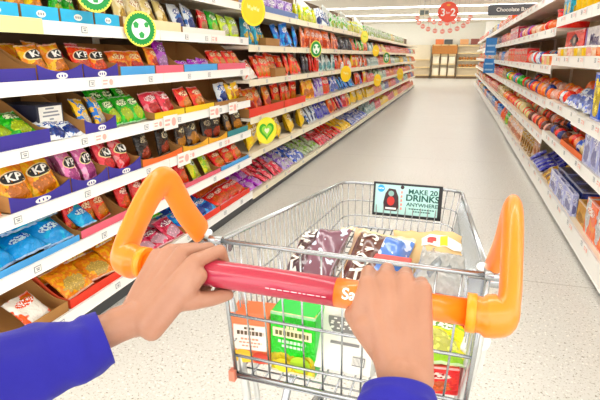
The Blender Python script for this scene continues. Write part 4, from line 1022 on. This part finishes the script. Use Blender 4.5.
# ------------------------------------------------------------------ the shopping
def fl(Y): return .640 + (Y - .85) * .19 + .004
def gcart(name, w, h, d, front, side, loc, rot, label, cat='box'):
    return ob(name, carton_mesh(w, h, d, [front, side]), None, loc, rot, label, cat)
g = gcart('tea_box', .088, .118, .06, plain('f07a4c', .45), plain('ee7038', .45), (-.374, .872, fl(.90)), (0, 0, .08), 'orange tea carton standing in the left rear corner of the trolley')
m = MB(); m.box(-.036, .036, -.0025, 0, .012, .092, 0); add_text(m, 'TEA BAGS', .013, lambda x, z: (x, -.004, .078 + z), 1, bold=.02)
m.box(-.02, .02, -.0035, -.002, .058, .062, 2).box(-.026, .026, -.0035, -.002, .05, .054, 2)
disc(m, lambda x, z: (-.018 + x, -.0035, .022 + z), .018, .014, 3); disc(m, lambda x, z: (.016 + x, -.0038, .02 + z), .016, .012, 4)
m.v, m.f, m.uv, m.mi, m.sm = [], [], [], [], []
m.box(-.036, .036, -.0025, 0, .034, .092, 0)
for (a, b, z0, z1, mm) in ((-.028, .03, .070, .079, 1), (-.012, .012, .083, .088, 1), (-.02, .02, .058, .062, 2), (-.024, .026, .050, .053, 2), (-.018, .018, .042, .045, 2)):
    x = a
    while x < b: m.box(x, min(b, x + .006), -.0035, -.002, z0, z1, mm); x += .0082
disc(m, lambda x, z: (-.016 + x, -.003, .018 + z), .024, .016, 3); disc(m, lambda x, z: (.022 + x, -.0034, .017 + z), .018, .014, 4)
ob('printed_label', m.mesh('printed_label', [plain('f4e4d8', .5), plain('5c4a34', .5), plain('e89070', .5), plain('f4c430', .5), plain('d84028', .5)]), g)
g = gcart('tea_box', .098, .14, .066, print_mat('green_box', '18b838', '30c848', 'f4e020', None, scale=2.5, picbox=(.5, .1, .6, .25)), plain('10c038', .4), (-.276, .860, fl(.88)), (0, 0, -.06), 'bright green tea carton standing in the trolley beside the orange one')
m = MB(); m.box(-.042, .042, -.0025, 0, .086, .106, 0)
for (a, b, z0, z1, mm) in ((-.036, .036, .091, .101, 1), (-.03, .03, .074, .08, 2), (-.022, .022, .064, .069, 2), (-.012, .012, .108, .113, 0)):
    x = a
    while x < b: m.box(x, min(b, x + .006), -.0035, -.002, z0, z1, mm); x += .0085
disc(m, lambda x, z: (-.02 + x, -.003, .02 + z), .02, .016, 3); disc(m, lambda x, z: (.018 + x, -.0034, .03 + z), .022, .018, 4)
ob('printed_label', m.mesh('printed_label', [plain('f0e8b8', .5), plain('5c5a24', .5), plain('c8f0c8', .5), plain('f4d820', .5), plain('a8d020', .5)]), g)
g = ob('sauce_bottle', MB().lathe([(.024, 0), (.028, .005), (.029, .05), (.026, .08), (.018, .102), (.012, .112)], 20).mesh('sauce_bottle', plain('c83418', .25, Coat_Weight=.5)), None, (-.300, .955, fl(.955)), (0, 0, 0), 'red sauce bottle with a blue cap behind the green carton', 'bottle')
ob('cap', MB().lathe([(.014, .112), (.0155, .115), (.0155, .132), (.012, .136)], 18).mesh('cap', plain('2c2c84', .4)), g)
g = gcart('carton', .13, .085, .10, print_mat('lime_carton', 'ece8c8', 'd8e040', '28803c', 'f4f4e8', '204020', scale=3, picbox=(.6, .4, .3, .3)), plain('e8e4c4', .5), (-.215, .975, fl(1.02) + .055), (-.3, .05, .15), 'cream and lime carton behind the white carton in the trolley')
wm = plain('e9e6dc', .5)
g = gcart('cereal_carton', .115, .165, .07, wm, wm, (-.172, .852, fl(.86) + .004), (-.55, 0, -.05), 'white carton printed with a grey bowl, leaning in the trolley below the right hand')
m = MB(); gy = 0
pts = [(.040 * math.cos(PI * k / 12), -.034 * math.sin(PI * k / 12)) for k in range(13)]
m.prism([(p[0], p[1]) for p in pts] + [(-.040, .004), (.040, .004)][::1], lambda p, k: (p[0] - .002, -.002 + .0018 * k, .102 + p[1]), 0)
rr = random.Random(2)
for k in range(60):
    x, z = rr.uniform(-.034, .034), rr.uniform(-.026, .012); m.box(x - .003, x + .003, -.0032, -.002, .108 + z - .0014, .108 + z + .0014, 1)
m.box(-.03, .03, -.0028, -.001, .052, .058, 0); m.box(.02, .045, -.0028, -.001, .016, .034, 0)
for k in range(9): m.box(.021 + k * .0026, .0222 + k * .0026, -.0036, -.002, .018, .032, 1)
for k, (x, z) in enumerate(((-.03, .128), (-.02, .137), (-.008, .142), (.004, .146))): m.box(x, x + .008, -.0028, -.001, z, z + .005, 0)
ob('printed_bowl', m.mesh('printed_bowl', [plain('7c7a78', .6), plain('f0eee6', .6)]), g)
ob('printed_bowl', MB().tube([(.036 + .02 * math.sin(PI * k / 8), -.002, .104 - .03 * k / 8) for k in range(9)], .0022, 5).mesh('printed_bowl', plain('7c7a78', .6)), g)
g = ob('small_bottle', MB().lathe([(.02, 0), (.023, .005), (.023, .075), (.012, .095), (.012, .11)], 18).mesh('small_bottle', plain('b8d4e0', .25)), None, (-.062, .90, fl(.90)), (0, 0, 0), 'small pale blue bottle right of the white carton in the trolley', 'bottle')
ob('cap', MB().lathe([(.0135, .108), (.0145, .112), (.0145, .128), (.011, .13)], 16).mesh('cap', M_WHITE), g)
# bread
def bread(name, loc, rot, hexa, hexb, label, w=.165, h=.25, t=.11):
    matb = NT('bread_wrap_' + name, .25, 0, Coat_Weight=.6)
    uv = matb.n('ShaderNodeUVMap').outputs[0]; s_ = matb.n('ShaderNodeSeparateXYZ', {0: uv})
    nz = matb.n('ShaderNodeTexNoise', {'Vector': uv, 'Scale': 6.0, 'Detail': 2.0}).outputs[0]
    e = matb.math('GREATER_THAN', matb.math('ADD', s_.outputs[0], matb.math('MULTIPLY', matb.math('SUBTRACT', nz, .5), .06)), .60)
    c = matb.mix(e, hx(hexa), matb.mix(matb.math('GREATER_THAN', nz, .60), hx(hexb), hx('c8d4ec')))
    ends = matb.math('MAXIMUM', matb.math('GREATER_THAN', s_.outputs[1], .95), matb.math('LESS_THAN', s_.outputs[1], .08))
    c = matb.mix(ends, c, hx('e8d8a8'))
    edg = matb.math('LESS_THAN', s_.outputs[0], .12)
    c = matb.mix(edg, c, hx('e0b890')); matb.col(c)
    me, S = bag_mesh(w, h, t, matb.m, 77 + len(name), 18, 20)
    o = ob('bread_loaf', me, None, loc, rot, label, 'bread')
    m = MB()
    f = on_bag(S, w, h, -.020, h * .48, .0035)
    add_text(m, 'HOVIS', .060, lambda x, y: f(-y, x), 0, bold=.02, sx=.95)
    ob('lettering', m.mesh('lettering', plain('f4ece4', .4)), o)
    return o
bread('brown', (-.176, 1.05, fl(1.06) + .058), (-PI / 2 + .50, .08, -.10), '5a2c20', '4a78c8', 'sliced loaf in brown and blue wrap with white lettering, lying in the trolley')
bread('plum', (-.318, 1.06, fl(1.07) + .052), (-PI / 2 + .46, -.28, -.26), '4a2430', '74485a', 'sliced loaf in dark plum wrap leaning on the left side of the trolley', w=.14, h=.235)
# paper bag with sticker
me, S = bag_mesh(.23, .17, .10, plain('d9b57e', .8, var=.08, name='kraft_paper'), 41, 16, 16)
g = ob('paper_bag', me, None, (-.01, 1.20, fl(1.24) + .050), (-1.12, 0, .05), 'tan paper bag with a white label at the front end of the trolley', 'paper bag')
m = MB(); f = on_bag(S, .23, .17, .03, .085, .003)
def patch(mb, f, x0, x1, z0, z1, m_, n=6, off=0):
    b = len(mb.v)
    for j in range(n + 1):
        for i in range(n + 1):
            p = f(lerp(x0, x1, i / n), lerp(z0, z1, j / n)); mb.v.append((p[0], p[1] - off, p[2]))
    for j in range(n):
        for i in range(n): a = b + j * (n + 1) + i; mb.face((a, a + 1, a + n + 2, a + n + 1), None, m_)
patch(m, f, -.07, .06, -.018, .018, 0); patch(m, f, -.02, .0, -.016, .014, 1, off=.001); patch(m, f, -.055, -.03, -.009, .009, 2, off=.001)
ob('sticker', m.mesh('sticker', [M_WHITE, plain('f4e018', .5), plain('c8403c', .5)]), g)
t = NT('thin_clear_film', .15, 0, Transmission_Weight=.55, Coat_Weight=.6)
uv = t.n('ShaderNodeUVMap').outputs[0]; nz = t.n('ShaderNodeTexNoise', {'Vector': uv, 'Scale': 5.0, 'Detail': 3.0}).outputs[0]
t.col(t.mix(nz, hx('b8bcbc'), hx('f0f0ec'))); t.bump(nz, .6, .02)
me, S = bag_mesh(.15, .16, .06, t.m, 42, 14, 14)
g = ob('clear_bag', me, None, (.0, 1.07, fl(1.10) + .085), (-1.25, .1, -.15), 'clear plastic bag with silvery grey contents on top of the shopping', 'plastic bag')
for i, x in enumerate((-.032, .025)):
    o = ob('grey_contents', MB().lathe([(.004, .03), (.012, .045), (.015, .075), (.011, .105), (.004, .12)], 14).mesh('grey_contents', plain('8a9094', .25, .4)), g, (x, -.022, .0), (0, .15 - .3 * i, 0))
gcart('red_tray', .085, .008, .03, plain('d82c20', .35), plain('d82c20', .35), (-.106, 1.07, .846), (0, 0, -.08), 'small flat red tray lying on the shopping beside the loaf', 'tray')
g = gcart('red_box', .12, .085, .10, plain('c4201c', .4), plain('b81c18', .4), (.005, .985, fl(1.0) + .03), (-.05, 0, -.05), 'red box with a darker panel behind the right end of the handle')
ob('printed_panel', MB().box(-.03, .045, -.002, 0, .02, .065).mesh('printed_panel', plain('8c1414', .4)), g)
me, S = bag_mesh(.15, .12, .05, P['yellowgreen'], 43, 12, 12)
ob('snack_bag', me, None, (.0, .885, fl(.88) + .075), (-1.25, 0, .1), 'green and yellow bag under the right end of the handle', 'snack bag')
gcart('red_pack', .10, .06, .07, P['red'], plain('c03020', .4), (.005, .875, fl(.87) + .0), (0, 0, .12), 'small red pack under the green and yellow bag in the trolley')
g = ob('white_tub', MB().lathe([(.036, 0), (.042, .004), (.047, .06), (.05, .064)], 24).mesh('white_tub', plain('e8e4da', .4)), None, (.06, .97, fl(.97)), (0, 0, 0), 'white tub in the right rear corner of the trolley', 'tub')
ob('lid', MB().lathe([(.051, .062), (.052, .07), (.046, .072)], 24).mesh('lid', plain('f0ede6', .35)), g)

for o in list(C.objects):
    if o.name in ('tea_box', 'tea_box.001', 'sauce_bottle', 'cereal_carton', 'small_bottle', 'bread_loaf.012', 'bread_loaf.013', 'paper_bag', 'white_tub', 'red_pack'):
        settle(o, floor=lambda y_: .640 + (y_ - .85) * .19 + .0038)
# ------------------------------------------------------------------ the person pushing the trolley
def capsules(caps, voxel, smooth, name, mat):
    m = MB()
    for (a, ra, b, rb) in caps:
        a, b = Vector(a), Vector(b); d = (b - a); L = max(d.length, 1e-5); d.normalize()
        up = Vector((0, 0, 1)) if abs(d.z) < .9 else Vector((1, 0, 0))
        x = d.cross(up).normalized(); yv = x.cross(d); n = 16; prof = []
        for i in range(6): t = -PI / 2 + PI / 2 * i / 5; prof.append((ra * math.cos(t), ra * math.sin(t)))
        for i in range(6): t = PI / 2 * i / 5; prof.append((rb * math.cos(t), L + rb * math.sin(t)))
        base = len(m.v)
        for r, s in prof:
            for k in range(n):
                t = 2 * PI * k / n; m.v.append(tuple(a + d * s + (x * math.cos(t) + yv * math.sin(t)) * max(r, 1e-5)))
        for i in range(len(prof) - 1):
            for k in range(n):
                k2 = (k + 1) % n; m.face((base + i * n + k, base + i * n + k2, base + (i + 1) * n + k2, base + (i + 1) * n + k))
        m.face([base + k for k in reversed(range(n))]); m.face([base + (len(prof) - 1) * n + k for k in range(n)])
    me = m.mesh(name, mat); o = bpy.data.objects.new(name, me); C.objects.link(o)
    r = o.modifiers.new('r', 'REMESH'); r.mode = 'VOXEL'; r.voxel_size = voxel; r.use_smooth_shade = True
    s = o.modifiers.new('s', 'SMOOTH'); s.factor = .5; s.iterations = smooth
    dg = bpy.context.evaluated_depsgraph_get()
    out = bpy.data.meshes.new_from_object(o.evaluated_get(dg), depsgraph=dg)
    bpy.data.objects.remove(o); out.name = name
    out.materials.clear(); out.materials.append(mat)
    for p in out.polygons: p.use_smooth = True; p.material_index = 0
    return out
sk = NT('skin', .45, 0, Subsurface_Weight=.12, Subsurface_Scale=.012)
sk.b.inputs['Subsurface Radius'].default_value = (1, .35, .2)
g = sk.n('ShaderNodeNewGeometry').outputs['Position']
n1 = sk.n('ShaderNodeTexNoise', {'Vector': g, 'Scale': 28.0, 'Detail': 3.0}).outputs[0]
n2 = sk.n('ShaderNodeTexNoise', {'Vector': g, 'Scale': 260.0, 'Detail': 3.0}).outputs[0]
sk.col(sk.mix(n1, hx('9f6c52'), hx('b08068'))); sk.bump(n2, .12, .003)
def bp(wx, dy, dz):   # a point beside the handle bar at world x
    return (wx, .6325 - .040 * (wx + .206) + dy, .98 + dz)
caps = []
def finger(mcp, pip, x2, x3, r):
    caps.append((mcp, r * 1.22, pip, r * 1.08)); d = bp(x2, .033, -.016); e = bp(x3, .004, -.034)
    caps.append((pip, r * 1.08, d, r)); caps.append((d, r, e, r * .9)); caps.append((e, r * .9, bp(x3, -.012, -.031), r * .8))
# left hand
LW = Vector((-.418, .556, .929))
for mcp, pip, x2, r in (((-.349, .617, 1.006), (-.327, .655, 1.010), -.325, .0098), ((-.376, .628, 1.012), (-.352, .668, 1.006), -.350, .0102), ((-.400, .631, 1.010), (-.376, .668, 1.004), -.375, .0096), ((-.420, .627, 1.002), (-.400, .660, .998), -.398, .0085)):
    finger(mcp, pip, x2, x2, r)
    w_ = LW + (Vector(mcp) - Vector((-.386, .626, 1.008))) * .42
    caps.append((w_, .0185, mcp, .0128))
    caps.append((w_ + Vector((.010, .004, -.010)), .017, Vector(mcp) + Vector((.008, -.006, -.020)), .013))
caps += [(LW + Vector((.018, .010, -.004)), .017, (-.372, .590, .952), .0185), ((-.372, .590, .952), .0185, (-.345, .600, .950), .0145), ((-.345, .600, .950), .0138, (-.322, .617, .949), .0118), ((-.322, .617, .949), .0116, (-.306, .632, .950), .0098)]
caps.append(((-.349, .612, 1.0), .012, (-.352, .596, .968), .015))
LE = Vector((-.60, .33, .905)); LS = Vector((-.46, -.02, 1.24))
caps += [(LW, .0225, LW + (LE - LW) * .12, .0235), (LW + (LE - LW) * .05 + Vector((.004, .006, .012)), .018, LW + (LE - LW) * .12 + Vector((.004, .006, .010)), .020), (LW + (LE - LW) * .12, .0245, LW + (LE - LW) * .6, .036), (LW + (LE - LW) * .6, .036, LE, .036), (LE, .037, LS, .048)]
# right hand
RW = Vector((-.030, .552, .918))
for mcp, pip, x2, r in (((-.092, .622, 1.003), (-.096, .657, 1.004), -.096, .0100), ((-.069, .630, 1.011), (-.071, .668, 1.006), -.071, .0104), ((-.043, .630, 1.010), (-.045, .667, 1.004), -.045, .0099), ((-.019, .624, 1.003), (-.022, .656, .998), -.022, .0088)):
    finger(mcp, pip, x2, x2, r)
    w_ = RW + (Vector(mcp) - Vector((-.056, .626, 1.007))) * .45
    caps.append((w_, .019, mcp, .0130))
    caps.append((w_ + Vector((0, .006, -.012)), .017, Vector(mcp) + Vector((0, -.004, -.022)), .013))
caps += [(RW + Vector((-.014, .012, .0)), .018, (-.088, .590, .955), .0185), ((-.088, .590, .955), .0180, (-.106, .606, .962), .0140), ((-.106, .606, .962), .0135, (-.100, .630, .946), .0115), ((-.100, .630, .946), .0112, (-.086, .645, .944), .0098), ((-.092, .618, 1.0), .012, (-.098, .598, .968), .014)]
RE_ = Vector((.005, .33, .76)); RS = Vector((.06, -.06, 1.0))
caps += [(RW + Vector((-.006, 0, 0)), .0245, RW + (RE_ - RW) * .2 + Vector((-.006, 0, 0)), .026), (RW + Vector((.008, 0, 0)), .0245, RW + (RE_ - RW) * .2 + Vector((.008, 0, 0)), .026), (RW + (RE_ - RW) * .2, .029, RE_, .038), (RE_, .040, RS, .048)]
person = ob('person', capsules(caps, .0024, 12, 'person', sk.m), None, (0, 0, 0), (0, 0, 0), 'person in a royal blue long sleeved top gripping the trolley handle with both hands', 'person')
# sleeves
kn = NT('royal_blue_jersey', .85, 0, Sheen_Weight=.05)
g = kn.n('ShaderNodeNewGeometry').outputs['Position']
n1 = kn.n('ShaderNodeTexNoise', {'Vector': g, 'Scale': 9.0, 'Detail': 3.0}).outputs[0]
n2 = kn.n('ShaderNodeTexNoise', {'Vector': g, 'Scale': 700.0, 'Detail': 2.0}).outputs[0]
kn.col(kn.mix(n1, hx('110b7c'), hx('1b1498'))); kn.bump(n2, .25, .002)
def sleeve(path, radii, seed, sy=1.0):
    """cloth tube: turned-in cuff first, folds, closed at the shoulder"""
    pts = catmull(path, 14); N = len(pts); n = 40; m = MB(); base = 0
    up = Vector((0, 0, 1)); rings = []
    def rad(t):
        k = t * (len(radii) - 1); i = min(int(k), len(radii) - 2); return lerp(radii[i], radii[i + 1], k - i)
    seq = [(0.05, -.0035), (0.0, -.003), (0.0, 0.0)] + [(i / (N - 1), 0.0) for i in range(1, N)]
    for t, dr in seq:
        f = t * (N - 1); i = min(int(f), N - 2); p = pts[i].lerp(pts[i + 1], f - i)
        d = (pts[min(i + 2, N - 1)] - pts[max(i - 1, 0)]).normalized(); a = d.cross(up).normalized(); c = a.cross(d)
        for k in range(n):
            th = 2 * PI * k / n; q = a * math.cos(th) + c * math.sin(th)
            r = rad(t) + dr
            if dr == 0 and t > .0:
                e = min(1, t * 9)
                fold = noise.noise(Vector((seed + t * 9, math.cos(th) * 1.3, math.sin(th) * 1.3))) * .009 + noise.noise(Vector((seed + 5 + t * 22 + th * .4, math.cos(th) * 2, math.sin(th) * 2))) * .004
                r += fold * e
            m.v.append(tuple(p + q * r))
    R_ = len(seq)
    for i in range(R_ - 1):
        for k in range(n): k2 = (k + 1) % n; m.face((i * n + k, i * n + k2, (i + 1) * n + k2, (i + 1) * n + k), None, 0, True)
    m.face([(R_ - 1) * n + k for k in range(n)])
    return m.mesh('sleeve', kn.m)
LC = Vector((-.440, .514, .922))
ob('sleeve', sleeve([LC, LC + Vector((-.05, -.058, -.012)), LE + Vector((.01, .01, 0)), LE.lerp(LS, .3) + Vector((-.02, 0, 0)), LS], [.0385, .046, .056, .058, .060, .066], 1.3), person)
RC = Vector((-.036, .536, .905))
ob('sleeve', sleeve([RC, RC + Vector((.008, -.055, -.036)), RE_, RE_.lerp(RS, .4) + Vector((.02, 0, -.01)), RS], [.044, .047, .054, .056, .060, .066], 7.7), person)
